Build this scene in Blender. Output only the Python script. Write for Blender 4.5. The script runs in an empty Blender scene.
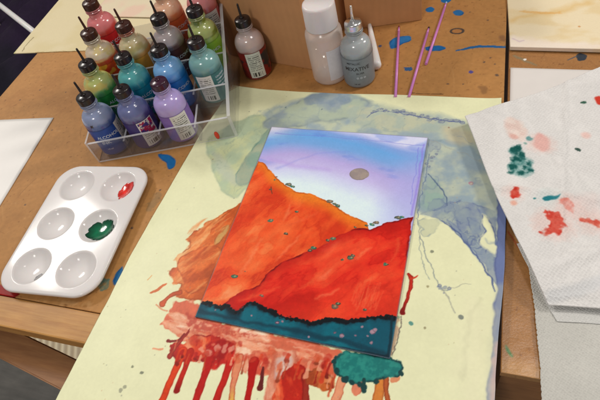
import bpy, bmesh, math, random
import numpy as np
from mathutils import Vector, Matrix
random.seed(4); rng = np.random.RandomState(7)
S = 0.001                      # all plans below are in millimetres
sc = bpy.context.scene
col = sc.collection
PI = math.pi

# ------------------------------------------------------------------ camera geometry
F = 500.0; H = 285.0
_up = np.array([425-300., -(590-200.), -F]); _up = -_up/np.linalg.norm(_up)
_y = np.array([525-300., -(-530-200.), -F]); _y /= np.linalg.norm(_y)
_y = _y-(_y@_up)*_up; _y /= np.linalg.norm(_y)
_x = np.cross(_y, _up)
RM = np.array([_x, _y, _up])
def at(px, py, z=0.0):
    """table-plane point (mm) measured from the photograph"""
    r = RM@np.array([px-300., -(py-200.), -F]); t = (H-z)/-r[2]
    return (r[0]*t, r[1]*t)
def ats(l, z=0.0): return [at(p[0], p[1], z) for p in l]

# ------------------------------------------------------------------ noise
_T = rng.rand(256, 256).astype(np.float32)
def vnoise(x, y, seed=0):
    x = x+seed*17.31; y = y+seed*9.77
    xi = np.floor(x).astype(np.int64); yi = np.floor(y).astype(np.int64)
    fx = (x-xi).astype(np.float32); fy = (y-yi).astype(np.float32)
    fx = fx*fx*fx*(fx*(fx*6-15)+10); fy = fy*fy*fy*(fy*(fy*6-15)+10)
    a = _T[xi & 255, yi & 255]; b = _T[(xi+1) & 255, yi & 255]
    c = _T[xi & 255, (yi+1) & 255]; d = _T[(xi+1) & 255, (yi+1) & 255]
    return (a*(1-fx)+b*fx)*(1-fy)+(c*(1-fx)+d*fx)*fy
def fbm(x, y, sc_=10., oct=4, seed=0):
    v = 0; a = .5; t = 0; f = 1./sc_
    for o in range(oct):
        ang = .6*o; xx = x*math.cos(ang)-y*math.sin(ang); yy = x*math.sin(ang)+y*math.cos(ang)
        v = v+a*vnoise(xx*f, yy*f, seed+o*3); t += a; a *= .5; f *= 2.03
    return v/t
def sstep(a, b, x):
    t = np.clip((x-a)/(b-a), 0, 1); return t*t*(3-2*t)

KX = np.array([.93, .905, .865])          # how strongly the lamps light a matt surface, per channel
def lin(c):
    c = np.asarray(c, dtype=np.float64)
    return np.where(c <= .04045, c/12.92, ((c+.055)/1.055)**2.4)
def alb(c):
    """seen colour 0..255 -> albedo"""
    return np.clip(lin(np.asarray(c)/255.)/KX-.004, .003, .9)

def chaikin(pts, closed=True, it=2):
    P = np.array(pts, float)
    for _ in range(it):
        if closed:
            Q = np.roll(P, -1, axis=0); P = np.stack([P*.8+Q*.2, P*.2+Q*.8], 1).reshape(-1, 2)
        else:
            Q = P[1:]; A_ = P[:-1]; P = np.concatenate([P[:1], np.stack([A_*.75+Q*.25, A_*.25+Q*.75], 1).reshape(-1, 2), P[-1:]])
    return [tuple(p) for p in P]

# ------------------------------------------------------------------ canvas: colour laid on a dense sheet
class Canvas:
    def __init__(s, X, Y, base):
        s.X = X.astype(np.float32); s.Y = Y.astype(np.float32)
        s.C = np.zeros(X.shape+(3,), np.float32)+np.array(base, np.float32)
        s.G = np.zeros(X.shape, np.float32)       # wet-looking gloss
    def box(s, pts, m):
        xs = [p[0] for p in pts]; ys = [p[1] for p in pts]
        k = (s.X > min(xs)-m) & (s.X < max(xs)+m) & (s.Y > min(ys)-m) & (s.Y < max(ys)+m)
        return k
    def mix(s, k, a, c):
        a = a[..., None]; c = np.asarray(c, np.float32)
        s.C[k] = s.C[k]*(1-a)+c*a
    def warp(s, k, w, ws, seed):
        x = s.X[k]; y = s.Y[k]
        if w:
            return (x+w*2*(fbm(x, y, ws, 3, seed)-.5), y+w*2*(fbm(x, y, ws, 3, seed+40)-.5))
        return x, y
    def poly(s, pts, c, soft=.5, w=1., ws=6., op=1., edge=None, ew=.8, eo=.7, seed=0, c2=None, vs=8., px=True, z=0, gloss=0, patch=0, sm=True, fill=None):
        if px: pts = ats(pts, z)
        if sm and len(pts) < 60: pts = chaikin(pts, True, 2 if len(pts) < 16 else 1)
        k = s.box(pts, soft+w*2+2)
        if not k.any(): return
        x, y = s.warp(k, w, ws, seed)
        d = np.full(x.shape, 1e9, np.float32); ins = np.zeros(x.shape, bool)
        n = len(pts)
        for i in range(n):
            ax, ay = pts[i]; bx, by = pts[(i+1) % n]
            ex, ey = bx-ax, by-ay; L = ex*ex+ey*ey+1e-9
            t = np.clip(((x-ax)*ex+(y-ay)*ey)/L, 0, 1)
            d = np.minimum(d, (x-ax-t*ex)**2+(y-ay-t*ey)**2)
            cnd = ((ay > y) != (by > y)) & (x < (bx-ax)*(y-ay)/((by-ay) or 1e-9)+ax)
            ins ^= cnd
        d = np.sqrt(d); d = np.where(ins, -d, d)
        a = np.clip(.5-d/soft, 0, 1)*op
        if patch: a = a*sstep(.5-patch*.5, .5+.1, fbm(s.X[k], s.Y[k], vs*.8, 4, seed+5)+(.5-patch)*.3)
        c = np.array(c, np.float32)+np.zeros(x.shape+(3,), np.float32)
        if c2 is not None:
            m = sstep(.32, .68, fbm(s.X[k], s.Y[k], vs, 4, seed+9))[..., None]
            c = c*(1-m)+np.array(c2, np.float32)*m
        if fill is not None: c = s.facets(k, fill[0], fill[1], seed, *fill[2:])
        if edge is not None:
            e = np.exp(-((d+ew*.6)/ew)**2)*eo*(.15+1.1*sstep(.36, .66, fbm(s.X[k], s.Y[k], 7., 3, seed+3)))
            e = np.clip(e, 0, 1)[..., None]
            c = c*(1-e)+np.array(edge, np.float32)*e
        s.mix(k, a, c)
        if gloss: s.G[k] = np.maximum(s.G[k], a*gloss)
    def line(s, pts, wd, c, soft=.4, w=.4, ws=4., op=1., seed=0, edge=None, px=True, gloss=0, end=None, z=0, eo=.8):
        if px: pts = ats(pts, z)
        if not hasattr(wd, '__len__'): wd = [wd]*len(pts)
        if len(pts) > 2 and len(pts) < 14:
            t0 = np.linspace(0, 1, len(pts)); P = np.array(pts); tt_ = np.linspace(0, 1, len(pts)*3)
            pts = chaikin(pts, False, 1); tt_ = np.linspace(0, 1, len(pts)); wd = list(np.interp(tt_, t0, wd))
        k = s.box(pts, max(wd)+w*2+2)
        if not k.any(): return
        x, y = s.warp(k, w, ws, seed)
        best = np.full(x.shape, 1e9, np.float32); T = np.zeros(x.shape, np.float32); n = len(pts)
        for i in range(n-1):
            ax, ay = pts[i]; bx, by = pts[i+1]; ex, ey = bx-ax, by-ay; L = ex*ex+ey*ey+1e-9
            t = np.clip(((x-ax)*ex+(y-ay)*ey)/L, 0, 1)
            d = np.sqrt((x-ax-t*ex)**2+(y-ay-t*ey)**2)-(wd[i]*(1-t)+wd[i+1]*t)*.5
            m = d < best; best = np.where(m, d, best); T = np.where(m, (i+t)/(n-1), T)
        a = np.clip(.5-best/soft, 0, 1)*op
        c = np.array(c, np.float32)+np.zeros(x.shape+(3,), np.float32)
        if end is not None:
            m = sstep(.55, 1., T)[..., None]; c = c*(1-m)+np.array(end, np.float32)*m
        if edge is not None:
            e = (np.exp(-((best+.3)/.45)**2)*eo)[..., None]; c = c*(1-e)+np.array(edge, np.float32)*e
        s.mix(k, a, c)
        if gloss: s.G[k] = np.maximum(s.G[k], a*gloss)
    def facets(s, k, ang, cols, seed, size=13, stretch=2.6, con=3.2):
        x = s.X[k]; y = s.Y[k]; ca, sa = math.cos(ang), math.sin(ang)
        p = (x*ca+y*sa); q_ = (-x*sa+y*ca); wx = size*.5*(fbm(x, y, size*1.9, 3, seed)-.5)
        f1 = fbm(p/stretch+wx, q_+wx*1.2, size, 5, seed+1); f2 = fbm(p/2.2, q_-wx, size*.5, 4, seed+2)
        s1 = f1*6.; e1 = s1-np.floor(s1); st1 = (np.floor(s1)+sstep(.0, .3, e1)*.6+.85*e1)/1.45/6.
        t = np.clip((st1-.5)*con+.5+(f2-.5)*.6, 0, 1)
        cs = np.array(cols, np.float32); n_ = len(cs)-1; ti = np.clip(t*n_, 0, n_-.001); i0 = ti.astype(int); fr = (ti-i0)[..., None]
        return cs[i0]*(1-fr)+cs[i0+1]*fr
    def tides(s, pts, lv, sc_, cc, wd=.5, op=.8, seed=0, soft=3):
        """tide lines a drying wash leaves: contours of a noise field inside a region"""
        pts = ats(pts); k = s.box(pts, 2); m = Canvas(s.X, s.Y, (0, 0, 0)); m.poly(pts, (1, 1, 1), soft=soft, w=2, px=False, seed=seed)
        x, y = s.X[k], s.Y[k]; f = fbm(x, y, sc_, 5, seed); g = fbm(x, y, 6, 2, seed+8)
        a = np.zeros(x.shape)
        for l in lv:
            d = np.abs(f-l)*sc_*2.2; a = np.maximum(a, np.exp(-(d/wd)**2)*sstep(.25, .6, g))
            a = np.maximum(a, .28*np.clip((f-l)*10, 0, 1)*(f < l+.09))
        s.mix(k, a*op*m.C[k][:, 0], cc)
    def spot(s, p, r, c, edge=None, seed=0, ry=None, w=.5, op=1., px=True, z=0, soft=.4, gloss=0, c2=None):
        if px: p = at(p[0], p[1], z)
        ry = ry or r
        pts = [(p[0]+r*math.cos(t*PI/7), p[1]+ry*math.sin(t*PI/7)) for t in range(14)]
        s.poly(pts, c, soft=soft, w=w, ws=2.5, op=op, edge=edge, ew=.35, seed=seed, px=False, gloss=gloss, c2=c2, vs=3.)

# ------------------------------------------------------------------ mesh helpers
def link(name, me, mat=None, parent=None):
    o = bpy.data.objects.new(name, me); col.objects.link(o)
    if parent is not None: o.parent = parent
    if mat is not None and me is not None and len(me.materials) == 0: me.materials.append(mat)
    return o
def tag(o, label=None, cat=None, group=None, kind=None):
    if label: o['label'] = label
    if cat: o['category'] = cat
    if group: o['group'] = group
    if kind: o['kind'] = kind
    return o
def empty(name, loc=(0, 0, 0), rz=0):
    o = bpy.data.objects.new(name, None); col.objects.link(o)
    o.location = [v*S for v in loc]; o.rotation_euler = (0, 0, rz); o.empty_display_size = .01
    return o
def smooth(me, on=True):
    me.polygons.foreach_set('use_smooth', [on]*len(me.polygons)); me.update()
def from_bm(bm, sm=False):
    me = bpy.data.meshes.new('m'); bmesh.ops.recalc_face_normals(bm, faces=bm.faces); bm.to_mesh(me); bm.free()
    if sm: smooth(me)
    return me
def mesh(vs, fs, sm=False):
    me = bpy.data.meshes.new('m'); me.from_pydata([(v[0]*S, v[1]*S, v[2]*S) for v in vs], [], fs); me.update()
    if sm: smooth(me)
    return me
def put_colour(me, C, G=None, srgb=True):
    """C (n,3) seen colours 0..255"""
    n = len(me.vertices)
    a = me.color_attributes.new('ink', 'FLOAT_COLOR', 'POINT')
    L = alb(C) if srgb else C
    out = np.ones((n, 4), np.float32); out[:, :3] = L.reshape(-1, 3)
    if G is not None: out[:, 3] = G.reshape(-1)
    a.data.foreach_set('color', out.ravel())
def sheet(name, X, Y, Z, th, C=None, G=None, mat=None, parent=None):
    """closed thin sheet over a grid, colour on its top"""
    ny, nx = X.shape; n = nx*ny
    top = np.stack([X, Y, Z], -1).reshape(-1, 3)
    bi = np.concatenate([np.arange(nx), np.arange(1, ny)*nx+nx-1, (ny-1)*nx+np.arange(nx-2, -1, -1), np.arange(ny-2, 0, -1)*nx])
    rim = top[bi].copy(); rim[:, 2] -= th
    V = np.concatenate([top, rim])*S
    i = (np.arange(ny-1)[:, None]*nx+np.arange(nx-1)[None]).ravel()
    q = np.stack([i, i+1, i+nx+1, i+nx], 1)
    m = len(bi); j = np.arange(m); jn = (j+1) % m
    q2 = np.stack([bi[j], n+j, n+jn, bi[jn]], 1)
    Q = np.concatenate([q, q2]); nf = len(Q)
    me = bpy.data.meshes.new(name)
    me.vertices.add(len(V)); me.vertices.foreach_set('co', V.astype(np.float32).ravel())
    me.loops.add(nf*4); lv = Q.ravel()
    me.loops.foreach_set('vertex_index', lv.astype(np.int32))
    me.polygons.add(nf)
    me.polygons.foreach_set('loop_start', (np.arange(nf)*4).astype(np.int32))
    me.update(calc_edges=True); me.validate()
    sm = np.ones(nf, bool); sm[len(q):] = False
    me.polygons.foreach_set('use_smooth', sm)
    if C is not None:
        CC = np.concatenate([C.reshape(-1, 3), C.reshape(-1, 3)[bi]])
        GG = np.concatenate([G.ravel(), G.ravel()[bi]]) if G is not None else None
        put_colour(me, CC, GG)
    return link(name, me, mat, parent)
def lathe(prof, n=48, cap=True):
    """prof [(r,z)] bottom to top"""
    vs = []; fs = []
    for r, z in prof:
        for i in range(n):
            a = 2*PI*i/n; vs.append((r*math.cos(a), r*math.sin(a), z))
    for k in range(len(prof)-1):
        for i in range(n):
            j = (i+1) % n; fs.append((k*n+i, k*n+j, (k+1)*n+j, (k+1)*n+i))
    if cap:
        fs.append(tuple(range(n))[::-1]); fs.append(tuple((len(prof)-1)*n+i for i in range(n)))
    return mesh(vs, fs, True)
def boxes(lst, bev=0, rot=None):
    """list of (x0,x1,y0,y1,z0,z1) mm"""
    bm = bmesh.new()
    for b in lst:
        x0, x1, y0, y1, z0, z1 = b
        r = bmesh.ops.create_cube(bm, size=1, matrix=Matrix.Translation(((x0+x1)/2*S, (y0+y1)/2*S, (z0+z1)/2*S)) @ Matrix.Diagonal(((x1-x0)*S, (y1-y0)*S, (z1-z0)*S, 1)))
    if bev:
        bmesh.ops.bevel(bm, geom=list(bm.edges), offset=bev*S, segments=2, affect='EDGES', profile=.6)
    return from_bm(bm)
def prism(pts, z0, z1, bev=0):
    bm = bmesh.new(); n = len(pts)
    a = [bm.verts.new((p[0]*S, p[1]*S, z0*S)) for p in pts]; b = [bm.verts.new((p[0]*S, p[1]*S, z1*S)) for p in pts]
    bm.faces.new(a[::-1]); bm.faces.new(b)
    for i in range(n): bm.faces.new((a[i], a[(i+1) % n], b[(i+1) % n], b[i]))
    if bev: bmesh.ops.bevel(bm, geom=list(bm.edges), offset=bev*S, segments=2, affect='EDGES')
    return from_bm(bm)
def quadgrid(P0, P1, P2, P3, nx, ny):
    """bilinear grid, P0 bottom-left, P1 bottom-right, P2 top-right, P3 top-left"""
    u = np.linspace(0, 1, nx)[None, :, None]; v = np.linspace(0, 1, ny)[:, None, None]
    P0, P1, P2, P3 = [np.array(p, float) for p in (P0, P1, P2, P3)]
    G = (P0*(1-u)+P1*u)*(1-v)+(P3*(1-u)+P2*u)*v
    return G[..., 0], G[..., 1]
def text_mesh(s, size, ang0, z0, R, spacing=1., rotate=False, align='LEFT', squash=1.):
    cu = bpy.data.curves.new('t', 'FONT'); cu.body = s; cu.size = size; cu.extrude = .02; cu.align_x = align
    cu.space_character = spacing; cu.offset = size*.012
    o = bpy.data.objects.new('t', cu); col.objects.link(o)
    bpy.context.view_layer.update()
    me = bpy.data.meshes.new_from_object(o.evaluated_get(bpy.context.evaluated_depsgraph_get()))
    bpy.data.objects.remove(o); 
    co = np.empty(len(me.vertices)*3, np.float32); me.vertices.foreach_get('co', co); co = co.reshape(-1, 3)
    x, y, z = co[:, 0]*squash, co[:, 1], co[:, 2]
    if rotate: x, y = -y, x
    a = ang0+x/R; r = R+.05+z
    out = np.stack([r*np.cos(a), r*np.sin(a), z0+y], 1)*S
    me.vertices.foreach_set('co', out.astype(np.float32).ravel()); me.update()
    return me

# ------------------------------------------------------------------ materials
def newmat(name):
    m = bpy.data.materials.new(name); m.use_nodes = True
    nt = m.node_tree; b = nt.nodes['Principled BSDF']
    return m, nt, b
def coords(nt, scale=(1, 1, 1), rot=(0, 0, 0)):
    tc = nt.nodes.new('ShaderNodeTexCoord'); mp = nt.nodes.new('ShaderNodeMapping')
    mp.inputs['Scale'].default_value = scale; mp.inputs['Rotation'].default_value = rot
    nt.links.new(tc.outputs['Object'], mp.inputs['Vector']); return mp.outputs[0]
def noise(nt, vec, scale, detail=4, rough=.55):
    n = nt.nodes.new('ShaderNodeTexNoise'); n.inputs['Scale'].default_value = scale
    n.inputs['Detail'].default_value = detail; n.inputs['Roughness'].default_value = rough
    nt.links.new(vec, n.inputs['Vector']); return n.outputs['Fac']
def bump(nt, b, h, dist, strength=1.):
    bp = nt.nodes.new('ShaderNodeBump'); bp.inputs['Distance'].default_value = dist; bp.inputs['Strength'].default_value = strength
    nt.links.new(h, bp.inputs['Height']); nt.links.new(bp.outputs[0], b.inputs['Normal'])
def vary(nt, colsock, fac, amt):
    """multiply colour by 1 +- amt from fac"""
    mr = nt.nodes.new('ShaderNodeMapRange'); mr.inputs[1].default_value = .25; mr.inputs[2].default_value = .75
    mr.inputs[3].default_value = 1-amt; mr.inputs[4].default_value = 1+amt
    nt.links.new(fac, mr.inputs[0])
    mx = nt.nodes.new('ShaderNodeVectorMath'); mx.operation = 'SCALE'
    nt.links.new(colsock, mx.inputs[0]); nt.links.new(mr.outputs[0], mx.inputs['Scale'])
    return mx.outputs[0]
def inkmat(name, rough=.5, amt=.05, ns=900, bd=.0001, bs=.3, bscale=700, gloss=None, spec=.4, sss=0, coat=0):
    m, nt, b = newmat(name)
    at_ = nt.nodes.new('ShaderNodeVertexColor'); at_.layer_name = 'ink'
    v = coords(nt); n1 = noise(nt, v, ns, 5)
    nt.links.new(vary(nt, at_.outputs[0], n1, amt), b.inputs['Base Color'])
    n2 = noise(nt, v, bscale, 4); bump(nt, b, n2, bd, bs)
    b.inputs['Specular IOR Level'].default_value = spec
    if gloss is not None:
        mr = nt.nodes.new('ShaderNodeMapRange'); mr.inputs[3].default_value = rough; mr.inputs[4].default_value = gloss
        nt.links.new(at_.outputs['Alpha'], mr.inputs[0]); nt.links.new(mr.outputs[0], b.inputs['Roughness'])
    else: b.inputs['Roughness'].default_value = rough
    if sss:
        b.inputs['Subsurface Weight'].default_value = sss; b.inputs['Subsurface Scale'].default_value = .004
    if coat: b.inputs['Coat Weight'].default_value = coat; b.inputs['Coat Roughness'].default_value = .12
    return m
def plain(name, c, rough=.5, amt=.06, ns=300, bs=.2, bd=.0001, metal=0, spec=.5, trans=0, coat=0, sss=0, bscale=None):
    m, nt, b = newmat(name)
    rgb = nt.nodes.new('ShaderNodeRGB'); rgb.outputs[0].default_value = (*alb(c), 1)
    v = coords(nt); n1 = noise(nt, v, ns, 5)
    nt.links.new(vary(nt, rgb.outputs[0], n1, amt), b.inputs['Base Color'])
    if bs: bump(nt, b, noise(nt, v, bscale or ns*2, 3), bd, bs)
    b.inputs['Roughness'].default_value = rough; b.inputs['Metallic'].default_value = metal
    b.inputs['Specular IOR Level'].default_value = spec; b.inputs['Transmission Weight'].default_value = trans
    b.inputs['Coat Weight'].default_value = coat
    if sss: b.inputs['Subsurface Weight'].default_value = sss; b.inputs['Subsurface Scale'].default_value = .004
    return m
def woodmat(name, c, c2, ang=0, rough=.45, stretch=12, ns=220):
    m, nt, b = newmat(name)
    v = coords(nt, (1, stretch, stretch), (0, 0, ang))
    n1 = noise(nt, v, ns/stretch*1.6, 6, .6)
    r = nt.nodes.new('ShaderNodeValToRGB'); e = r.color_ramp.elements
    e[0].position = .32; e[0].color = (*alb(c2), 1); e[1].position = .66; e[1].color = (*alb(c), 1)
    nt.links.new(n1, r.inputs[0])
    v2 = coords(nt); n2 = noise(nt, v2, 25, 4)
    nt.links.new(vary(nt, r.outputs[0], n2, .16), b.inputs['Base Color'])
    b.inputs['Roughness'].default_value = rough; bump(nt, b, n1, .0003, .3)
    return m
def acrylic(name, tint=(.93, .93, .94), rough=.04, milky=0., frost=(0.8, .8, .82)):
    m = bpy.data.materials.new(name); m.use_nodes = True; nt = m.node_tree; nt.nodes.clear()
    out = nt.nodes.new('ShaderNodeOutputMaterial'); tr = nt.nodes.new('ShaderNodeBsdfTransparent'); tr.inputs[0].default_value = (*tint, 1)
    gl = nt.nodes.new('ShaderNodeBsdfGlossy'); gl.inputs['Roughness'].default_value = rough
    lw = nt.nodes.new('ShaderNodeLayerWeight'); lw.inputs[0].default_value = .5
    pw = nt.nodes.new('ShaderNodeMath'); pw.operation = 'POWER'; pw.inputs[1].default_value = 4.; nt.links.new(lw.outputs['Facing'], pw.inputs[0])
    fr = nt.nodes.new('ShaderNodeMath'); fr.operation = 'MULTIPLY_ADD'; fr.inputs[1].default_value = .75; fr.inputs[2].default_value = .04; nt.links.new(pw.outputs[0], fr.inputs[0])
    v = coords(nt); bp = nt.nodes.new('ShaderNodeBump'); bp.inputs['Distance'].default_value = .0003; bp.inputs['Strength'].default_value = .25
    nt.links.new(noise(nt, v, 90, 3), bp.inputs['Height'])
    nt.links.new(bp.outputs[0], gl.inputs['Normal']); nt.links.new(bp.outputs[0], lw.inputs['Normal'])
    mx = nt.nodes.new('ShaderNodeMixShader'); nt.links.new(fr.outputs[0], mx.inputs[0]); nt.links.new(tr.outputs[0], mx.inputs[1]); nt.links.new(gl.outputs[0], mx.inputs[2])
    last = mx
    if milky:
        df = nt.nodes.new('ShaderNodeBsdfPrincipled'); df.inputs['Base Color'].default_value = (*frost, 1); df.inputs['Roughness'].default_value = .3
        m2 = nt.nodes.new('ShaderNodeMixShader'); m2.inputs[0].default_value = milky
        nt.links.new(mx.outputs[0], m2.inputs[1]); nt.links.new(df.outputs[0], m2.inputs[2]); last = m2
    nt.links.new(last.outputs[0], out.inputs[0]); return m

M = {}
M['hardboard'] = inkmat('hardboard', .6, .09, 260, .00012, .35, 600, gloss=.3, spec=.22)
M['trim'] = woodmat('pale_pine', (184, 134, 72), (164, 112, 56), 0, .5)
M['brace'] = woodmat('brown_pine', (156, 110, 70), (136, 92, 58), .62, .5)
M['dark_wood'] = plain('dark_wood', (110, 76, 46), .7)
M['paper'] = inkmat('yellow_sheet_coat', .4, .02, 500, .0002, .12, 120, gloss=.25, spec=.35)
M['painting'] = inkmat('ink_film', .4, .035, 1400, .00005, .15, 900, gloss=.3, spec=.3)
M['wash_paper'] = inkmat('washed_paper', .6, .03, 700, .0001, .3, 500, spec=.3)
M['white_sheet'] = plain('smooth_white_card', (222, 216, 208), .5, .02, 60, .15)
M['palette'] = plain('white_plastic', (209, 202, 197), .6, .02, 60, .06, spec=.2, coat=.3, sss=.1); M['palette'].node_tree.nodes['Principled BSDF'].inputs['Coat Roughness'].default_value = .1
M['cap'] = plain('black_plastic', (34, 26, 26), .28, .3, 400, .2)
M['cap_brown'] = plain('stained_brown_plastic', (62, 32, 24), .3, .35, 300, .2)
M['cap_purple'] = plain('stained_purple_plastic', (58, 26, 44), .25, .25, 300, .2)
M['body'] = inkmat('tinted_bottle_plastic', .2, .05, 150, .0002, .1, 60, spec=.5, sss=.25, coat=.5)
M['label'] = inkmat('printed_label', .38, .05, 500, .0001, .1, 200)
M['white_ink'] = plain('white_print', (196, 200, 206), .5, .04, 800, 0)
M['dark_ink'] = plain('dark_print', (50, 48, 50), .5, .1, 800, 0)
M['pink'] = plain('pink_plastic', (206, 128, 190), .32, .06, 300, .1)
M['acr'] = acrylic('clear_acrylic', (.92, .92, .93), .04, .035, (.8, .8, .82))
M['acr_edge'] = acrylic('acrylic_edge_highlight', (.88, .88, .9), .1, .42, (.9, .9, .92))  # milky white mixed in to imitate light glinting on acrylic edges
M['silver_cap'] = plain('silver_metal', (215, 213, 210), .22, .05, 300, .2, metal=1)
M['milky'] = plain('milky_white_plastic', (232, 228, 222), .35, .03, 100, .1, sss=.3)
M['clear_pl'] = acrylic('cloudy_clear_plastic', (.97, .95, .93), .18, .34, (.97, .92, .88))

# ------------------------------------------------------------------ setting: floor
floor_m = woodmat('grey_floor', (92, 88, 82), (78, 75, 70), .3, .6, 6, 40)
o = link('floor', mesh([(-3500, -2500, -720), (3500, -2500, -720), (3500, 5000, -720), (-3500, 5000, -720)], [(0, 1, 2, 3)]), floor_m)
tag(o, kind='structure')
wall_m = plain('painted_wall', (120, 112, 100), .8, .04, 5, .1)
o = link('back_wall', mesh([(-3500, 4000, -720), (3500, 4000, -720), (3500, 4000, 1800), (-3500, 4000, 1800)], [(0, 1, 2, 3)]), wall_m)
tag(o, kind='structure')

# dark purple cloth heaped on the floor, upper left
n = 90
X, Y = quadgrid((-2300, 350), (-700, 350), (-700, 2300), (-2300, 2300), n, n)
ed = np.minimum(np.minimum(X+2300, -700-X), np.minimum(Y-350, 2300-Y))
Z = -700+np.clip(ed/160, 0, 1)*(40+130*np.abs(fbm(X, Y*.6, 260, 4, 3)-.5)*2)
C = np.zeros(X.shape+(3,))+np.array([40, 26, 50.]); k = fbm(X, Y, 300, 3, 8)[..., None]
C = C*(1-sstep(.5, .75, k))+np.array([24, 22, 34])*sstep(.5, .75, k)
k2 = np.exp(-(((X+1190)/150)**2+((Y-620)/70)**2))[..., None]; C = C*(1-k2)+np.array([24, 60, 76])*k2
o = sheet('crumpled_cloth', X, Y, Z, 6, C, None, inkmat('dark_cloth', .9, .2, 60, .004, .6, 40))
tag(o, 'dark purple crumpled cloth lying on the floor beyond the table', 'cloth')

# white tube of some stand seen beyond the table corner
def tube(p, q, r, n=24, r2=None):
    p = Vector(p)*S; q = Vector(q)*S; r2 = r if r2 is None else r2; d = (q-p).normalized()
    a = d.orthogonal().normalized(); b = d.cross(a); vs = []; fs = []
    for c, rr in ((p, r), (q, r2)):
        for i in range(n):
            t = 2*PI*i/n; vs.append((c+(a*math.cos(t)+b*math.sin(t))*rr*S)/S)
    for i in range(n): j = (i+1) % n; fs.append((i, j, n+j, n+i))
    fs.append(tuple(range(n))[::-1]); fs.append(tuple(range(n, 2*n)))
    me = mesh(vs, fs, True)
    for pl in me.polygons:
        if len(pl.vertices) > 4: pl.use_smooth = False
    return me
zt = -430
a = at(-40, -26, zt); b = at(60, 52, zt)
st = empty('floor_stand', (a[0], a[1], -717))
tag(st, 'white metal tube of a stand crossing the dark area beyond the table corner', 'stand')
tub = link('crossbar', tube((0, 0, zt+717), (b[0]-a[0], b[1]-a[1], zt+717), 9), M['milky'], st)
link('leg', tube((0, 0, 0), (0, 0, zt+709), 9), M['milky'], st)
link('leg', tube((b[0]-a[0], b[1]-a[1], 0), (b[0]-a[0], b[1]-a[1], zt+709), 9), M['milky'], st)

# ------------------------------------------------------------------ tables
tl = empty('work_table', (-225, 300, -720))
tag(tl, 'brown hardboard work table spotted with blue paint, holding the painting and palette', 'table')
tl_off = np.array([225, -300, 720])
TX0, TX1, TY0, TY1 = -476, 26, 73, 760
def sub(o, off=tl_off): o.location = [v*S for v in off]; return o
def table_colour(c, z=0):
    X, Y = c.X, c.Y
    a = fbm(X, Y, 60, 5, 2)[..., None]; b = fbm(X, Y, 5, 4, 6)[..., None]
    c.C[:] = c.C*(.95+.10*a)*(.97+.06*b)
    dk = sstep(.56, .75, fbm(X, Y, 34, 4, 21))[..., None]*.12
    c.C[:] = c.C*(1-dk)+np.array([118, 70, 36])*dk
    sp = sstep(.82, .86, fbm(X, Y, 2.2, 2, 33))[..., None]*.35
    c.C[:] = c.C*(1-sp)+np.array([96, 58, 32])*sp
    lt = sstep(.84, .9, fbm(X, Y*1.3, 4, 2, 55))[..., None]*.2
    c.C[:] = c.C*(1-lt)+np.array([205, 165, 115])*lt
# near part of the board carries the paint, 1 mm grid
rs = np.random.RandomState(5)
def scratches(c, n, x0, x1, y0, y1):
    for i in range(n):
        x = rs.uniform(x0, x1); y = rs.uniform(y0, y1); a = rs.uniform(0, PI); L_ = 4+rs.rand()**2*26; dx, dy = math.cos(a)*L_, math.sin(a)*L_
        c.line([(x, y), (x+dx*.5+rs.randn(), y+dy*.5+rs.randn()), (x+dx, y+dy)], [.2, .5, .2], [(196, 150, 98), (120, 78, 42), (100, 64, 36)][i % 3], soft=.8, w=.6, op=rs.uniform(.25, .6), seed=i, px=False)
BLUE = (30, 96, 150); BD = (24, 74, 126)
nx, ny = 760, 560
X, Y = quadgrid((TX0, 95), (TX1, 95), (TX1, 500), (TX0, 500), nx, ny)
c = Canvas(X, Y, (170, 121, 70)); table_colour(c)
scratches(c, 130, TX0, TX1, 100, 500)
c.poly([(389, 42), (393, 38), (402, 36), (411, 36), (411, 41), (402, 44), (396, 48), (390, 49)], BLUE, w=.8, edge=BD, seed=1, gloss=.5, c2=(46, 112, 165))
c.poly([(425, 47), (432, 46), (440, 45), (447, 48), (441, 51), (432, 51), (426, 50)], BLUE, w=.8, edge=BD, seed=2, gloss=.5)
c.spot((430, 9.5), 4, BLUE, BD, 3, 4.5); c.spot((446, 0), 5, BLUE, BD, 4)
c.poly([(452, 12), (458, 9), (465, 12), (462, 16), (455, 15)], (40, 100, 150), w=1, edge=BD, seed=5)
for r_, cc in ((6.6, (72, 62, 56)), (4.4, (166, 112, 64))): c.spot((457, 31), r_, cc, None, 6, r_*.72, w=.3)
c.spot((408, 69), 3.6, (52, 88, 128), BD, 7, 3, w=1.6)
c.line([(456, 51), (468, 48), (482, 46), (506, 47)], [1.2, 3, 3.4, 2.2], (36, 88, 135), w=.8, seed=8)
c.line([(412, 93), (425, 94), (442, 94)], [.8, .5, 1.2], (80, 50, 30), w=1, seed=9)
c.spot((471, 72), 2, (80, 72, 130), None, 10); c.spot((380, 46), 1.6, (70, 80, 110), None, 11)
c.poly([(478, 86), (488, 85), (486, 94), (480, 93)], (120, 84, 52), w=2, seed=12, soft=2, op=.6)
c.poly([(498, 36), (505, 35), (505, 42), (500, 42)], (120, 84, 60), w=1.5, seed=13, soft=2, op=.6)
for (px, py, r) in [(415, 12, .8), (495, 64, .9), (463, 84, .8), (448, 84, 1), (484, 62, 1.1), (490, 58, .8), (438, 26, .7), (470, 12, .9), (377, 10, .8), (488, 20, 1), (497, 75, 1.5), (20, 100, 1), (40, 90, .9), (52, 130, .8), (30, 150, 1), (66, 92, .8), (42, 225, 1), (25, 205, .9), (160, 190, .9), (132, 228, 1.1)]:
    c.spot((px, py), r, (70, 60, 60), None, int(px), w=.5, op=.7)
c.poly([(157, 154), (163, 154), (170, 155), (177, 160), (174, 168), (168, 170), (167, 163), (160, 159)], BLUE, w=.8, edge=BD, seed=14, gloss=.5)
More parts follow.
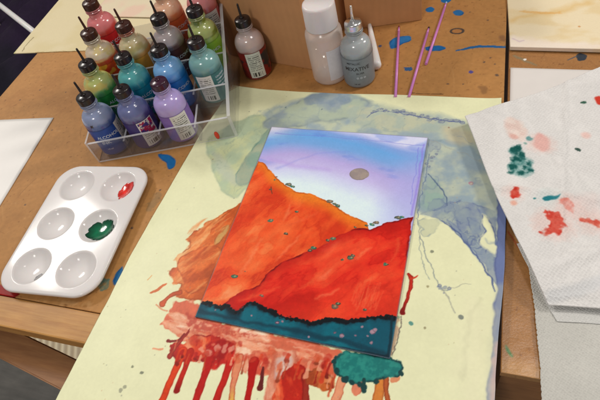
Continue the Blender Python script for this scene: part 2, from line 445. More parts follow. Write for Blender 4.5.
c.poly([(112, 281), (116, 272), (123, 265), (124, 272), (120, 282), (114, 286)], (34, 92, 135), w=1.2, edge=BD, seed=15)
c.poly([(96, 283), (104, 278), (112, 280), (106, 290), (98, 291)], (60, 110, 110), w=2.2, ws=4, seed=16, op=.7, patch=.6)
c.poly([(150, 196), (160, 190), (163, 196), (150, 215), (145, 212)], (120, 100, 70), w=2.5, ws=4, seed=17, op=.5, patch=.6)
c.poly([(-12, 282), (0, 284), (12, 289), (21, 294), (14, 299), (0, 299), (-14, 298)], (150, 28, 24), w=1, seed=18, edge=(110, 16, 18), gloss=.4)
c.poly([(30, 298), (60, 300), (95, 304), (92, 308), (58, 305)], (205, 160, 110), w=3, ws=5, seed=19, op=.45, patch=.6)
tp = sheet('tabletop', X, Y, X*0, 5, c.C, c.G, M['hardboard'], tl); sub(tp)
far = link('tabletop_extension', boxes([(TX0, TX1, 500.4, TY1, -5, 0)]), plain('hardboard_far', (170, 121, 70), .55, .12, 60, .3), tl); sub(far)
sub(link('edge_trim', boxes([(TX0, TX1, TY0, 94.6, -13, -.3)], 1.2), M['trim'], tl))
sub(link('edge_trim', boxes([(TX0+2, TX1-2, 96, 116, -24, -5.2)], .8), M['dark_wood'], tl))
sub(link('apron', boxes([(TX0+20, TX1-20, 745, 765, -80, -5.2), (TX0+20, TX0+36, 117, 744, -60, -5.2), (TX1-36, TX1-20, 117, 744, -60, -5.2)], .8), M['trim'], tl))
for x, y in ((TX0+18, 735), (TX1-45, 735), (TX1-45, 120)):
    sub(link('leg', boxes([(x, x+28, y, y+28, -718, -61 if y > 700 else -61)], 1.5), M['brace'], tl))
# slanting brace under the front edge
zb = -34
p0 = np.array(at(-30, 325, zb)); p1 = np.array(at(74, 377, zb)); d = (p1-p0)/np.linalg.norm(p1-p0); p0 = p0-d*60; p1 = p1+d*50
nn = np.array([-d[1], d[0]]); wbr = 11
sub(link('brace', prism([tuple(p0-nn*wbr), tuple(p1-nn*wbr), tuple(p1+nn*wbr), tuple(p0+nn*wbr)], zb-14, zb, 1), M['brace'], tl))
p0 = np.array(at(90, 343, zb-20)); p1 = np.array(at(30, 400, zb-20))
# pale ribbed shelf board low under the table
rib_m, nt, b = newmat('ribbed_board'); v = coords(nt, (1, 1, 1), (0, 0, -.5)); wv = nt.nodes.new('ShaderNodeTexWave'); wv.inputs['Scale'].default_value = 38; wv.inputs['Distortion'].default_value = .4
nt.links.new(v, wv.inputs['Vector']); rp = nt.nodes.new('ShaderNodeValToRGB'); rp.color_ramp.elements[0].color = (*alb((168, 146, 112)), 1); rp.color_ramp.elements[1].color = (*alb((214, 196, 160)), 1)
nt.links.new(wv.outputs['Fac'], rp.inputs[0]); nt.links.new(rp.outputs[0], b.inputs['Base Color']); bump(nt, b, wv.outputs['Fac'], .001, .4)
za = -220
q = ats([(14, 325), (60, 318), (100, 330), (72, 368), (60, 372)], za)
sub(link('lower_shelf', prism(q, za-6, za, .5), rib_m, tl))

tr = empty('side_table', (300, 400, -720))
tag(tr, 'brown hardboard side table on the right, under the paper towels', 'table')
RX0, RX1, RY0 = 29, 520, 104
X, Y = quadgrid((RX0, RY0), (230, RY0), (230, 520), (RX0, 520), 330, 660)
c = Canvas(X, Y, (158, 110, 64)); table_colour(c); scratches(c, 50, RX0, 110, RY0, 400)
c.poly([(575, 55), (580, 53), (588, 55), (586, 60), (578, 61)], (44, 52, 62), w=1, seed=61, gloss=.5, z=-3)
c.line([(568, 60), (577, 56)], .9, (70, 80, 90), seed=62, z=-3)
c.line([(514, 56), (524, 60), (536, 65)], [2, 2.5, 1.5], (120, 120, 100), soft=1.5, w=1, seed=63, op=.6, z=-3)
c.spot((525, 59.5), 1.1, (225, 220, 210), None, 64, z=-3)
c.poly([(505, 344), (509, 348), (514, 357), (511, 357), (506, 350)], (56, 124, 70), w=.5, seed=65, z=-3, op=.8, soft=1)
c.line([(508, 232), (517, 245), (526, 256)], 1, (160, 60, 40), w=.5, seed=66, z=-3, op=.7)
# worn glossy lip
k = sstep(116, 108, Y)[..., None]*.5; c.C[:] = c.C*(1-k)+np.array([196, 150, 96])*k
o = sheet('tabletop', X, Y, X*0-3+.5*(fbm(X, Y, 14, 3, 9)-.5)*sstep(150, 120, Y), 5, c.C, c.G, inkmat('glossy_hardboard', .3, .14, 900, .0002, .5, 900, spec=.6), tr)
o.location = (-.3, -.4, .72)
for bx in [((230.4, RX1, RY0, 820, -8, -3),), ((RX0, 230, 520.4, 820, -8, -3),)]:
    o = link('tabletop_extension', boxes(list(bx)), bpy.data.materials['hardboard_far'], tr); o.location = (-.3, -.4, .72)
o = link('apron', boxes([(RX0+2, RX1-4, RY0+5, RY0+20, -70, -8.2), (RX0+2, RX0+14, RY0+20.5, 800, -60, -8.2)], .8), M['brace'], tr); o.location = (-.3, -.4, .72)
for x, y in ((RX0+15, RY0+22), (RX1-40, RY0+22), (RX0+15, 780), (RX1-40, 780)):
    o = link('leg', boxes([(x, x+26, y, y+20, -718, -8.2)], 1), M['brace'], tr); o.location = (-.3, -.4, .72)

# ------------------------------------------------------------------ yellow sheet under the painting
P0, P1, P2, P3 = at(30, 450), at(488, 450), at(501, 100), at(234, 87)
X, Y = quadgrid(P0, P1, P2, P3, 620, 720)
u = np.linspace(0, 1, 620)[None]; v = np.linspace(0, 1, 720)[:, None]
L_px = [at(56, 400), at(109, 300), at(129, 260), at(152, 221), at(180, 172), at(199, 139), at(222, 106), at(234, 87)]
R_px = [at(494, 400), at(497, 350), at(503, 287), at(506, 220), at(505, 160), at(501, 100)]
def edge_interp(pts, y):
    pts = sorted(pts, key=lambda p: p[1]); return np.interp(y, [p[1] for p in pts], [p[0] for p in pts])
yy = np.linspace(-5, 322, 720)[:, None]+u*0
xl = edge_interp([(at(30, 450)[0], -5)]+L_px, yy); xr = edge_interp([(at(488, 450)[0], -5)]+R_px, yy)
wob = .8*(fbm(yy, yy*0, 18, 3, 4)-.5)
X = (xl+wob)*(1-u)+(xr-wob)*u
top = np.interp(X, sorted([at(234, 87)[0], at(260, 90)[0], at(300, 93)[0], at(345, 95)[0], at(400, 96)[0], at(450, 98)[0], at(501, 100)[0]]),
                [p[1] for p in sorted([at(234, 87), at(260, 90), at(300, 93), at(345, 95), at(400, 96), at(450, 98), at(501, 100)])])
Y = -5+(top+5)*v
c = Canvas(X, Y, (221, 219, 176))
a = fbm(X, Y, 70, 4, 12)[..., None]; c.C[:] = c.C*(.975+.05*a)
gw = (118, 134, 138)
# wash region: soft grey green wet wash around the top of the painting
c.poly([(262, 110), (300, 99), (345, 94), (400, 112), (462, 120), (505, 128), (510, 280), (488, 268), (470, 250), (455, 232), (438, 218), (416, 215), (400, 200), (300, 130), (262, 150)], (180, 186, 162), soft=6, w=5, ws=20, c2=(142, 158, 166), vs=16, seed=70, op=.92)
c.poly([(205, 138), (235, 122), (262, 112), (274, 126), (262, 150), (248, 190), (236, 200), (222, 192), (212, 172)], (196, 200, 152), soft=2, w=2.5, ws=12, c2=(176, 190, 156), vs=14, seed=71, edge=(166, 176, 150), ew=1, eo=.5)
c.poly([(262, 136), (270, 128), (274, 130), (262, 160), (248, 186), (238, 187), (234, 178), (246, 158)], (136, 160, 140), soft=1.5, w=1.5, c2=(160, 168, 142), vs=8, seed=72, edge=(96, 130, 116), ew=.8, eo=.6)
c.poly([(212, 150), (226, 158), (236, 176), (238, 188), (226, 182), (214, 168)], (180, 184, 166), soft=4, w=2, seed=73, op=.6)
c.poly([(262, 124), (272, 116), (283, 109), (300, 101), (312, 95), (335, 92), (360, 95), (374, 104), (360, 116), (330, 122), (300, 126), (272, 132)], (142, 154, 158), soft=3.5, w=3, ws=14, c2=(168, 178, 156), vs=16, seed=74, edge=(112, 124, 134), ew=1.4, eo=.5)
c.poly([(303, 101), (314, 95), (334, 93), (348, 95), (352, 103), (338, 107), (322, 104), (308, 107)], (120, 136, 154), soft=2, w=2.5, ws=8, seed=75, op=.7, c2=(142, 152, 160))
c.poly([(345, 104), (375, 110), (430, 118), (465, 122), (463, 132), (430, 134), (380, 130), (350, 124)], (166, 176, 160), soft=3, w=2, c2=(184, 184, 156), seed=76, op=.8)
c.poly([(430, 138), (452, 140), (478, 150), (500, 176), (506, 200), (500, 224), (480, 205), (462, 206), (448, 216), (420, 214), (420, 190)], (142, 158, 164), soft=4, w=4, ws=14, c2=(178, 184, 164), vs=12, seed=77, edge=(108, 128, 142), ew=1.2, eo=.5)
c.poly([(425, 178), (436, 182), (445, 196), (446, 208), (430, 214), (420, 206)], (144, 172, 146), soft=5, w=3, c2=(156, 172, 150), seed=78, edge=(84, 104, 128), ew=.7, eo=.5, op=.6)
c.poly([(440, 126), (470, 130), (480, 144), (462, 146), (446, 142)], (192, 180, 148), soft=5, w=2, seed=79, op=.7)
bl = (74, 88, 132)
# blue blobs lower right of the wash
c.poly([(456, 206), (466, 202), (476, 204), (482, 214), (481, 222), (486, 230), (482, 236), (476, 240), (474, 246), (468, 246), (464, 238), (456, 226), (454, 214)], (128, 138, 152), soft=.8, w=1.4, ws=6, c2=(152, 160, 152), vs=8, seed=80, edge=bl, ew=.8, eo=1)
c.poly([(418, 216), (440, 219), (455, 229), (466, 243), (478, 258), (487, 270), (494, 284), (503, 290), (504, 240), (494, 232), (500, 214), (480, 206), (456, 200), (430, 212)], (156, 166, 158), soft=.8, w=3.4, ws=8, seed=81, edge=bl, ew=.6, eo=.7, c2=(124, 136, 156), vs=7, op=.72)
c.tides([(430, 212), (456, 200), (480, 206), (500, 214), (504, 290), (487, 270), (466, 243)], (.44, .58), 18, bl, .5, .6, 231)
c.poly([(482, 211), (490, 220), (496, 234), (498, 250), (496, 256), (486, 250), (478, 244), (480, 238), (486, 232), (482, 224)], (221, 219, 176), soft=.8, w=1.2, ws=6, seed=82, edge=bl, ew=.6, eo=.8)
c.poly([(418, 217), (440, 221), (438, 230), (430, 237), (424, 240), (420, 230)], (190, 192, 158), soft=1.5, w=2.5, ws=5, seed=83, edge=(120, 134, 140), ew=.6, eo=.8, op=.7)
c.poly([(441, 222), (455, 232), (470, 250), (484, 270), (490, 300), (470, 330), (440, 260), (436, 236)], (221, 219, 176), soft=.8, w=1.2, ws=8, seed=84)
c.poly([(444, 218), (452, 221), (460, 230), (470, 238), (466, 243), (456, 234)], (120, 134, 156), w=1.6, ws=5, seed=233, edge=bl, ew=.5, eo=.8, op=.6)
c.line([(441, 221), (455, 230), (468, 246), (480, 262), (489, 276), (495, 292)], [.6, .8, .9, .8, 1, 1], bl, w=1.2, ws=5, seed=85, op=.85)
reg = [(425, 138), (455, 134), (480, 142), (502, 172), (506, 215), (500, 268), (484, 262), (466, 238), (450, 222), (418, 218)]
c.tides(reg, (.5,), 40, (110, 126, 150), 1., .35, 210)
c.tides([(250, 112), (300, 98), (345, 94), (420, 114), (428, 138), (350, 132), (274, 126)], (.5,), 30, (130, 146, 148), 1.2, .35, 218)
c.tides([(205, 138), (235, 122), (262, 112), (274, 126), (262, 150), (248, 190), (236, 200), (222, 192), (212, 172)], (.45, .56), 22, (150, 164, 140), .8, .5, 222)
for i, (px, py, r, ry) in enumerate([(463, 216, 8, 9), (474, 226, 6, 8), (470, 240, 4, 6), (452, 208, 7, 6), (489, 262, 5, 8), (436, 205, 8, 7), (478, 168, 12, 8), (455, 160, 9, 7), (492, 196, 6, 9)]):
    c.poly([(px+r*1.1*math.cos(t*PI/6), py+ry*math.sin(t*PI/6)) for t in range(12)], (132, 146, 156), soft=1.2 if i < 6 else 4, w=3.5, ws=5, seed=240+i, op=.5 if i < 6 else .35, edge=(78, 92, 136) if i < 6 else None, ew=.6, eo=1.)
# blue edge all down the right
c.line([(500, 150), (506, 200), (505, 236), (501, 262), (501, 290), (498, 330), (495, 365), (492, 402), (489, 450)], [8, 11, 10, 7, 5.5, 5, 5, 5, 5], (104, 116, 156), soft=1.2, w=1.8, ws=9, seed=86, edge=(78, 88, 134))
c.line([(501, 290), (498, 330), (495, 365), (492, 402), (489, 450)], [7, 8, 8, 8, 8], (190, 190, 164), soft=3, w=2, ws=9, seed=87, op=.35)
c.line([(497, 345), (493, 385), (491, 402)], [2, 4, 2], (216, 170, 160), soft=2, w=1, seed=187, op=.6)
# beaded blue tide lines
def beads(pts, r, seed, n=26):
    P = np.array(ats(pts)); dd = np.r_[0, np.cumsum(np.linalg.norm(np.diff(P, axis=0), axis=1))]
    rr = np.random.RandomState(seed)
    for t in np.linspace(0, dd[-1], n):
        x = np.interp(t, dd, P[:, 0])+rr.randn()*.6; y = np.interp(t, dd, P[:, 1])+rr.randn()*.9
        R_ = r*rr.uniform(.5, 1.3)
        c.spot((x, y), R_, (146, 152, 152), (76, 86, 128), seed+int(t*7), R_*.8, w=.7, px=False, op=.8)
beads([(372, 113), (382, 110), (398, 112), (405, 112), (415, 116), (426, 117), (438, 121), (450, 121), (463, 122)], 1.8, 5, 36)
c.line([(368, 118), (372, 113), (382, 111), (398, 113), (406, 112)], .6, (84, 94, 136), w=1.2, seed=88)
c.line([(398, 113), (406, 115), (426, 118), (438, 120), (463, 123)], .8, (84, 94, 136), w=1.4, seed=89)
beads([(430, 141), (436, 148), (437, 154), (431, 158), (428, 166)], 1.3, 9, 12)
c.poly([(428, 139), (436, 141), (442, 146), (440, 151), (434, 149), (430, 154), (428, 148)], (150, 160, 160), w=.8, edge=(98, 108, 140), ew=.6, eo=.8, seed=90, op=.7)
c.line([(430, 155), (427, 168), (424, 184), (420, 200), (417, 218)], .6, (110, 124, 146), w=1.2, seed=91)
c.line([(428, 174), (438, 184), (446, 196), (447, 206)], .8, (72, 90, 122), w=1, seed=92, op=.8)
c.line([(432, 142), (450, 150), (470, 156), (490, 168)], .6, (150, 150, 140), w=2, seed=93, op=.6)
c.line([(417, 218), (420, 232), (419, 250), (424, 266), (428, 280)], .5, (130, 140, 136), w=1.3, seed=94, op=.7)
c.line([(420, 236), (425, 252), (431, 268), (437, 283), (442, 291), (447, 290)], .7, (118, 128, 130), w=1.2, seed=95, op=.7)
beads([(438, 286), (443, 291), (448, 288)], 1.3, 14, 6)
c.line([(443, 291), (450, 300), (454, 314)], .7, (150, 150, 136), w=1, seed=96, op=.7)
c.line([(442, 291), (455, 287), (470, 284)], .4, (140, 140, 130), w=1.5, seed=97, op=.6)
c.line([(480, 300), (470, 318), (466, 342), (462, 380)], 2.4, (196, 194, 156), soft=2, w=2, seed=98, op=.5)
c.poly([(465, 300), (490, 300), (492, 400), (470, 430), (458, 380)], (222, 216, 178), soft=12, w=4, seed=99, op=.5)  # soft pale patch, glare on the sheet painted into its colour
for i, (px, py, r, cc) in enumerate([(471, 184, 1.6, (170, 120, 130)), (133, 367, .8, (120, 122, 96)), (142, 373, 1.2, (110, 112, 92)), (121, 391, 1.4, (150, 150, 124)), (125, 387, 1.2, (150, 150, 124)), (461, 318, 1.6, (110, 116, 108)), (432, 252, 1.1, (120, 122, 100)), (411, 324, 1.5, (70, 130, 120)), (398, 318, 1.2, (120, 160, 130)), (425, 328, .8, (140, 130, 96)), (449, 128, .8, (150, 120, 100)), (428, 287, .8, (150, 140, 100)), (286, 108, .7, (90, 110, 110)), (322, 110, .7, (100, 110, 120)), (249, 112, .6, (120, 120, 100)), (213, 160, .6, (150, 120, 90))]):
    c.spot((px, py), r, cc, None, 100+i, w=.6, op=.85)
c.spot((471, 184), .8, (180, 170, 150), None, 140)
# orange stain to the left
OR = (204, 104, 44); OD = (150, 64, 24)
c.poly([(240, 203), (229, 211), (217, 216), (199, 229), (186, 239), (193, 245), (181, 254), (172, 261), (179, 268), (168, 273), (175, 285), (183, 287), (176, 299), (200, 301), (208, 300), (245, 206)], OR, soft=.9, w=2.6, ws=6, seed=110, edge=OD, ew=.8, eo=.6, gloss=.3, fill=(.95, [(188, 84, 32), (206, 100, 40), (218, 122, 60), (228, 150, 88), (226, 176, 120)], 9, 3.))
c.poly([(225, 214), (238, 205), (232, 226), (222, 236), (210, 236), (212, 226)], (206, 96, 36), soft=1, w=1.5, seed=111, edge=OD, ew=.6, eo=.6, fill=(.8, [(190, 80, 28), (210, 100, 40), (222, 130, 66)], 6, 3.))
c.poly([(214, 240), (222, 228), (230, 224), (228, 232), (220, 244), (215, 246)], (196, 146, 84), soft=.8, w=.8, seed=112, edge=OD, ew=.6, eo=.8)
c.poly([(176, 262), (195, 250), (214, 246), (224, 248), (208, 290), (186, 296), (182, 280)], (206, 98, 42), soft=1, w=2.5, ws=8, seed=113, edge=OD, ew=.6, eo=.6, fill=(.8, [(176, 74, 28), (200, 92, 36), (214, 112, 52), (222, 140, 80)], 8, 3.))
c.line([(180, 293), (172, 295), (166, 300), (163, 304)], [3.5, 3, 3, 5], (190, 76, 30), w=.8, seed=114, edge=OD, gloss=.4)
c.line([(151, 293), (157, 291), (163, 286), (167, 284)], [1.6, 2.2, 2.2, .8], (206, 104, 50), w=.6, seed=115)
c.line([(148, 280), (150, 278), (152, 276)], .8, (214, 160, 100), w=.5, seed=116)
c.line([(156, 305), (162, 310), (168, 311)], .9, (210, 140, 100), w=.6, seed=117)
c.line([(153, 349), (160, 350), (163, 349)], 1.3, (220, 150, 110), w=.6, seed=118)
for i in range(30):
    r1, r2 = random.random(), random.random(); px = 190+r1*36; py = 218+r2*76
    if px < 232-(py-206)*.5-8 or px > 238-(py-206)*.36-3: 
        if px > 238-(py-206)*.36-3: continue
    if px < 172+abs(py-255)*.25: continue
    c.line([(px+9, py-7), (px, py), (px-9, py+8)], [.5, 2.6, .5], [(226, 140, 78), (186, 84, 30), (216, 112, 52), (232, 160, 100)][i % 4], soft=1.4, w=1.6, ws=5, op=.5, seed=900+i)
# salmon band below
SA = (222, 150, 116); SD = (196, 96, 66)
c.poly([(160, 322), (170, 314), (172, 306), (180, 302), (198, 302), (206, 318), (300, 338), (345, 350), (350, 362), (336, 366), (336, 378), (322, 380), (308, 372), (290, 372), (262, 378), (236, 372), (210, 352), (186, 344), (178, 333), (166, 326)], SA, soft=1, w=3, ws=6, seed=120, edge=SD, ew=.9, eo=.5, fill=(-.12, [(206, 100, 70), (220, 136, 98), (228, 160, 126), (236, 184, 152), (238, 206, 178)], 8, 3.4, 4.2))
for i in range(26):
    t = i/25.; r1 = random.random()
    x0_ = 180+t*150; y0_ = 318+t*34+r1*14
    c.line([(x0_-12, y0_-3), (x0_, y0_), (x0_+14, y0_+2+r1*3)], [.5, 1.8, .4], [(232, 172, 140), (198, 100, 72), (226, 140, 110)][i % 3], w=1.6, ws=4, soft=.9, op=.6, seed=121+i)
c.poly([(185, 312), (205, 322), (240, 330), (262, 336), (240, 340), (205, 334), (188, 326)], (184, 66, 48), soft=1.5, w=3, ws=4, seed=150, op=.8, patch=.55, vs=3)
# red run area and drips
RD = (196, 40, 26); RDD = (128, 18, 14)
c.poly([(170, 352), (172, 344), (186, 342), (196, 334), (210, 336), (226, 340), (238, 346), (236, 356), (228, 362), (220, 366), (212, 372), (204, 362), (190, 362), (176, 362)], (208, 70, 36), soft=.7, w=2.2, ws=5, seed=151, edge=RDD, ew=.8, eo=.7, gloss=.5, fill=(1.75, [(168, 28, 20), (196, 46, 28), (208, 70, 36), (218, 96, 54), (226, 136, 96)], 8, 3., 4.))
c.poly([(206, 342), (226, 340), (236, 348), (236, 358), (222, 364), (214, 372), (206, 364)], (186, 34, 26), soft=1.5, w=2, ws=5, seed=152, gloss=.5, fill=(1.6, [(158, 20, 18), (186, 34, 26), (202, 52, 34), (214, 84, 60)], 7, 3.))
def drip(a_, b_, w0, w1, cc, end=None, seed=0, mid=None):
    m_ = mid or ((a_[0]+b_[0])/2, (a_[1]+b_[1])/2)
    c.line([a_, m_, b_], [w0*1.5, w0*.85, w1], cc, soft=.45, w=.6, ws=6, seed=seed, edge=RDD, end=end, gloss=.75, eo=.35)
drip((183, 352), (160, 406), 4.4, 4.4, (206, 60, 24), None, 160)
drip((191, 352), (177, 391), 3.6, 4.2, (178, 34, 20), (140, 18, 14), 161)
drip((212, 352), (194, 406), 5.2, 4.4, (178, 28, 24), None, 162, (206, 372))
drip((233, 356), (214, 406), 4.6, 4.6, (188, 34, 26), None, 163, (226, 376))
c.line([(168, 341), (172, 342), (180, 340), (185, 334)], [2, 1.6, 1.6, 1], (120, 24, 20), seed=164, w=.5)
c.line([(170, 356), (174, 350), (182, 340), (190, 330)], [4, 3, 2, 1], (160, 46, 30), seed=165, w=.8, edge=RDD)
c.poly([(236, 350), (244, 346), (252, 350), (252, 362), (240, 366), (234, 360)], (236, 196, 164), soft=1.6, w=1.8, seed=166, c2=(224, 164, 130), vs=4)
c.line([(240, 358), (236, 372), (233, 386), (232, 404)], [5.5, 5, 4, 4], (216, 130, 92), seed=167, w=.9, edge=(180, 70, 44), end=(216, 170, 70))
c.poly([(250, 352), (266, 352), (270, 368), (262, 376), (256, 374), (248, 368)], (200, 78, 54), soft=1.2, w=1.6, seed=168, c2=(220, 130, 96), edge=RDD, ew=.7, eo=.4)
drip((254, 362), (247, 406), 4.6, 4., (170, 24, 20), None, 169)
c.line([(263, 368), (262, 380), (260, 388)], [1.6, 2.2, 4], (96, 20, 18), seed=170, w=.5)
c.poly([(268, 366), (280, 352), (292, 352), (300, 358), (292, 372), (280, 382), (272, 404), (262, 404)], (226, 166, 136), soft=1.2, w=2, seed=171, fill=(1.8, [(196, 96, 68), (216, 140, 110), (230, 176, 148)], 7, 3.), edge=(190, 90, 64), ew=.8, eo=.5)
c.poly([(276, 360), (290, 356), (294, 362), (282, 378), (274, 380)], (222, 206, 188), soft=2, w=1.5, seed=172, c2=(200, 170, 160), vs=5, op=.85)
c.poly([(280, 380), (286, 370), (296, 366), (308, 368), (309, 380), (304, 392), (298, 406), (270, 406), (272, 392)], (206, 62, 36), soft=.9, w=2.2, ws=5, seed=173, edge=RDD, ew=.7, eo=.7, gloss=.5, fill=(1.9, [(176, 34, 22), (204, 60, 34), (216, 88, 50), (228, 130, 90)], 8, 3., 4.))
c.line([(305, 376), (306, 392), (306, 406)], [4, 4, 4.4], (150, 40, 24), seed=174, w=.7, edge=RDD)
c.poly([(308, 370), (318, 370), (334, 378), (332, 390), (322, 392), (312, 386), (306, 380)], (208, 112, 66), soft=.8, w=1.9, ws=4, seed=175, fill=(1.2, [(160, 62, 24), (196, 96, 44), (220, 134, 84)], 5, 2.), edge=(120, 50, 24), ew=.7, eo=.7)
c.poly([(324, 382), (332, 384), (330, 390), (324, 392), (319, 388)], (190, 90, 34), soft=.8, w=1, seed=176, edge=(130, 50, 20), ew=.6, eo=.7)
c.line([(346, 372), (340, 388), (334, 406)], [6, 5, 5], (222, 146, 106), seed=177, w=1, edge=(190, 100, 70))
c.spot((357.5, 387), 3.2, (216, 124, 92), (180, 80, 50), 178, 5.2)
c.line([(381, 376), (380, 390), (376, 406)], [5, 6, 6.4], (206, 122, 48), seed=179, w=.8, edge=(160, 80, 30))
c.line([(386, 378), (386, 390), (389, 406)], [3, 3, 3.4], (176, 84, 36), seed=180, w=.8, edge=(130, 50, 20))
c.line([(393, 380), (398, 378)], [3, 3], (206, 130, 90), seed=181, w=.8)
# many smaller runs, lumps and dark pooled tips between the big drips
rr_ = np.random.RandomState(12)
for i in range(34):
    px = 176+rr_.rand()*164; py = 340+.13*(px-180)+rr_.rand()*18; L_ = 4+rr_.rand()**2*20; wd = .8+rr_.rand()*2.2
    cc = [(176, 30, 22), (202, 58, 32), (214, 112, 74), (150, 24, 18), (224, 150, 116), (190, 74, 40)][rr_.randint(6)]
    c.line([(px, py), (px-L_*.18, py+L_*.5), (px-L_*.3, py+L_)], [wd*.8, wd*.7, wd*1.25], cc, soft=.6, w=.9, ws=4, op=.85, seed=2000+i, gloss=.5, end=(tuple(np.array(cc)*.7)) if i % 2 else None)
for i in range(40):
    px = 178+rr_.rand()*160; py = 334+.16*(px-180)+rr_.rand()*20; r = .8+rr_.rand()*2
    c.spot((px, py), r, [(206, 84, 50), (230, 176, 148), (176, 40, 26), (222, 130, 96), (198, 66, 44)][rr_.randint(5)], (150, 50, 34) if i % 3 == 0 else None, 2100+i, r*(.6+rr_.rand()), w=1.2, soft=.9, op=.6)
# teal blot under the lower right corner
TE = (22, 108, 102); TD = (10, 52, 54)
c.poly([(335, 358), (342, 353), (360, 352), (392, 358), (402, 361), (405, 368), (400, 376), (386, 380), (372, 382), (356, 384), (346, 383), (340, 377), (334, 370)], TE, soft=.6, w=1.6, ws=4, c2=(38, 128, 116), vs=2.2, seed=185, edge=TD, ew=.8, eo=.8, gloss=.3)
for i, (px, py, r) in enumerate([(337, 371, 1.8), (345, 380, 2.2), (364, 388, 2), (360, 385, 1.6), (401, 374, 1.6), (376, 382, 1.5), (352, 383, 1.5), (334, 362, 1.4)]):
    c.spot((px, py), r, (12, 58, 58), None, 190+i, w=.6)
c.line([(364, 380), (364, 386), (364, 391)], [2, 2.2, 3], (14, 60, 58), seed=200, w=.3)
# right hand side of the painting: grainy stain and red drip
c.line([(398, 318), (394, 335), (390, 355)], [1.5, 4, 2], (190, 150, 120), w=2.5, ws=3, soft=1, seed=201, op=.75)
c.line([(409, 274), (412, 279), (410, 290), (405, 304), (403, 313)], [1.6, 3, 2.2, 1.8, 3.2], (190, 46, 28), seed=202, w=.8, edge=RDD, end=(120, 20, 18), gloss=.6)
c.line([(411, 279), (415, 278), (418, 276)], [1.6, 1.2, .6], (196, 60, 36), seed=203)
c.line([(402, 318), (399, 338), (393, 356)], .7, (120, 110, 96), w=1.2, ws=3, seed=204)
g_ = fbm(X, Y, 1.3, 2, 95)-.5; g2 = fbm(X, Y, 9, 4, 96)-.5; sat = np.clip((c.C.max(-1)-c.C.min(-1)-50)/120., 0, 1)
c.C[:] = np.clip(c.C*(1+(.02+.10*sat)*g_+(.035+.16*sat)*g2)[..., None], 0, 255)
# faint specks
for i in range(120):
    x = random.uniform(-228, 28); y = random.uniform(30, 316)
    c.spot((x, y), random.uniform(.2, .45), random.choice([(150, 140, 100), (120, 120, 110), (190, 150, 110)]), None, 300+i, px=False, op=.6, w=.2)
Zp = .6+1.0*np.clip((fbm(X, Y, 90, 3, 41)-.5), -.3, .6)+2.2*np.exp(-(X-xl)/7.)*sstep(60, 200, Y)*.5+np.exp(-np.abs(Y-top)/6.)*.9+1.2*np.exp(-np.abs(xr-X)/6)
o = sheet('paint_sheet', X, Y, Zp, .35, c.C, c.G, M['paper'])
tag(o, 'large pale yellow sheet under the painting with red drips and blue grey stains', 'paper')
def z_sheet(x, y):
    return .6+1.0*np.clip((fbm(x, y, 90, 3, 41)-.5), -.3, .6)

# ------------------------------------------------------------------ the painting
A, B, C_, D = at(196, 318), at(390, 360), at(428, 139), at(272, 128)
nx, ny = 470, 620
X, Y = quadgrid(A, B, C_, D, nx, ny)
c = Canvas(X, Y, (212, 224, 236)); U = np.linspace(0, 1, nx)[None]+Y*0; V = 1-np.linspace(0, 1, ny)[:, None]+X*0
# sky bands, v = 0 at top
vv = V+.05*(fbm(X, Y, 50, 3, 50)-.5)+.035*np.sin(U*5.)-.02*U
stops = [(0, (208, 208, 230)), (.018, (176, 182, 222)), (.04, (124, 156, 212)), (.075, (104, 160, 214)), (.12, (116, 160, 212)), (.165, (156, 160, 212)), (.20, (178, 164, 214)), (.25, (190, 178, 220)), (.31, (204, 208, 230)), (.36, (214, 228, 238)), (.6, (214, 230, 238))]
sx = [s_[0] for s_ in stops]
for ch in range(3): c.C[..., ch] = np.interp(vv, sx, [s_[1][ch] for s_ in stops])
wv_ = sstep(.55, .7, fbm(X, Y*2.5, 30, 4, 51))[..., None]*.35*(1-sstep(.2, .3, vv))[..., None]; c.C[:] = c.C*(1-wv_)+np.array([92, 122, 206])*wv_
k = (sstep(.7, 1., U+.15*(fbm(X, Y, 30, 3, 52)-.5))*sstep(.05, .2, V)*.75)[..., None]; c.C[:] = c.C*(1-k)+np.array([166, 164, 216])*k
k = (sstep(.25, 0, U)*sstep(.12, 0.0, V+.1*U)*.8)[..., None]; c.C[:] = c.C*(1-k)+np.array([226, 222, 236])*k
c.line([(276, 134), (300, 136), (340, 139), (380, 142), (410, 146), (424, 147)], [1.4, .8, .5, .8, .8, 1.4], (120, 124, 200), w=1.4, ws=10, op=.45, seed=401)
c.line([(424, 146), (420, 170), (416, 195), (412, 216)], [1, 1.4, 1.4, 1.8], (140, 120, 208), w=1, ws=8, op=.6, seed=402, soft=.9)
c.line([(419, 150), (414, 180), (411, 205)], [.8, .5, .6], (120, 120, 206), w=1.6, ws=8, op=.6, seed=403)
c.line([(278, 170), (300, 160), (320, 155), (350, 152)], [2.5, 1.4, .8, .4], (110, 120, 206), w=2, ws=14, op=.25, seed=404, soft=2)
c.line([(270, 160), (290, 166), (310, 168), (330, 172)], [3, 4, 4, 2], (176, 150, 214), w=2, ws=14, op=.5, seed=405, soft=4)
for i in range(36):
    uu = random.random(); v2 = random.random()**1.5*.25; x = A[0]+(B[0]-A[0])*uu; y = D[1]-(D[1]-A[1])*v2-4*uu
    c.spot((x, y), random.uniform(.15, .28), (206, 214, 236), None, 420+i, px=False, w=.1, op=.5)
c.spot((359.5, 175.5), 7.3, (146, 132, 128), (120, 108, 110), 410, 5.8, w=.35, c2=(158, 142, 132))
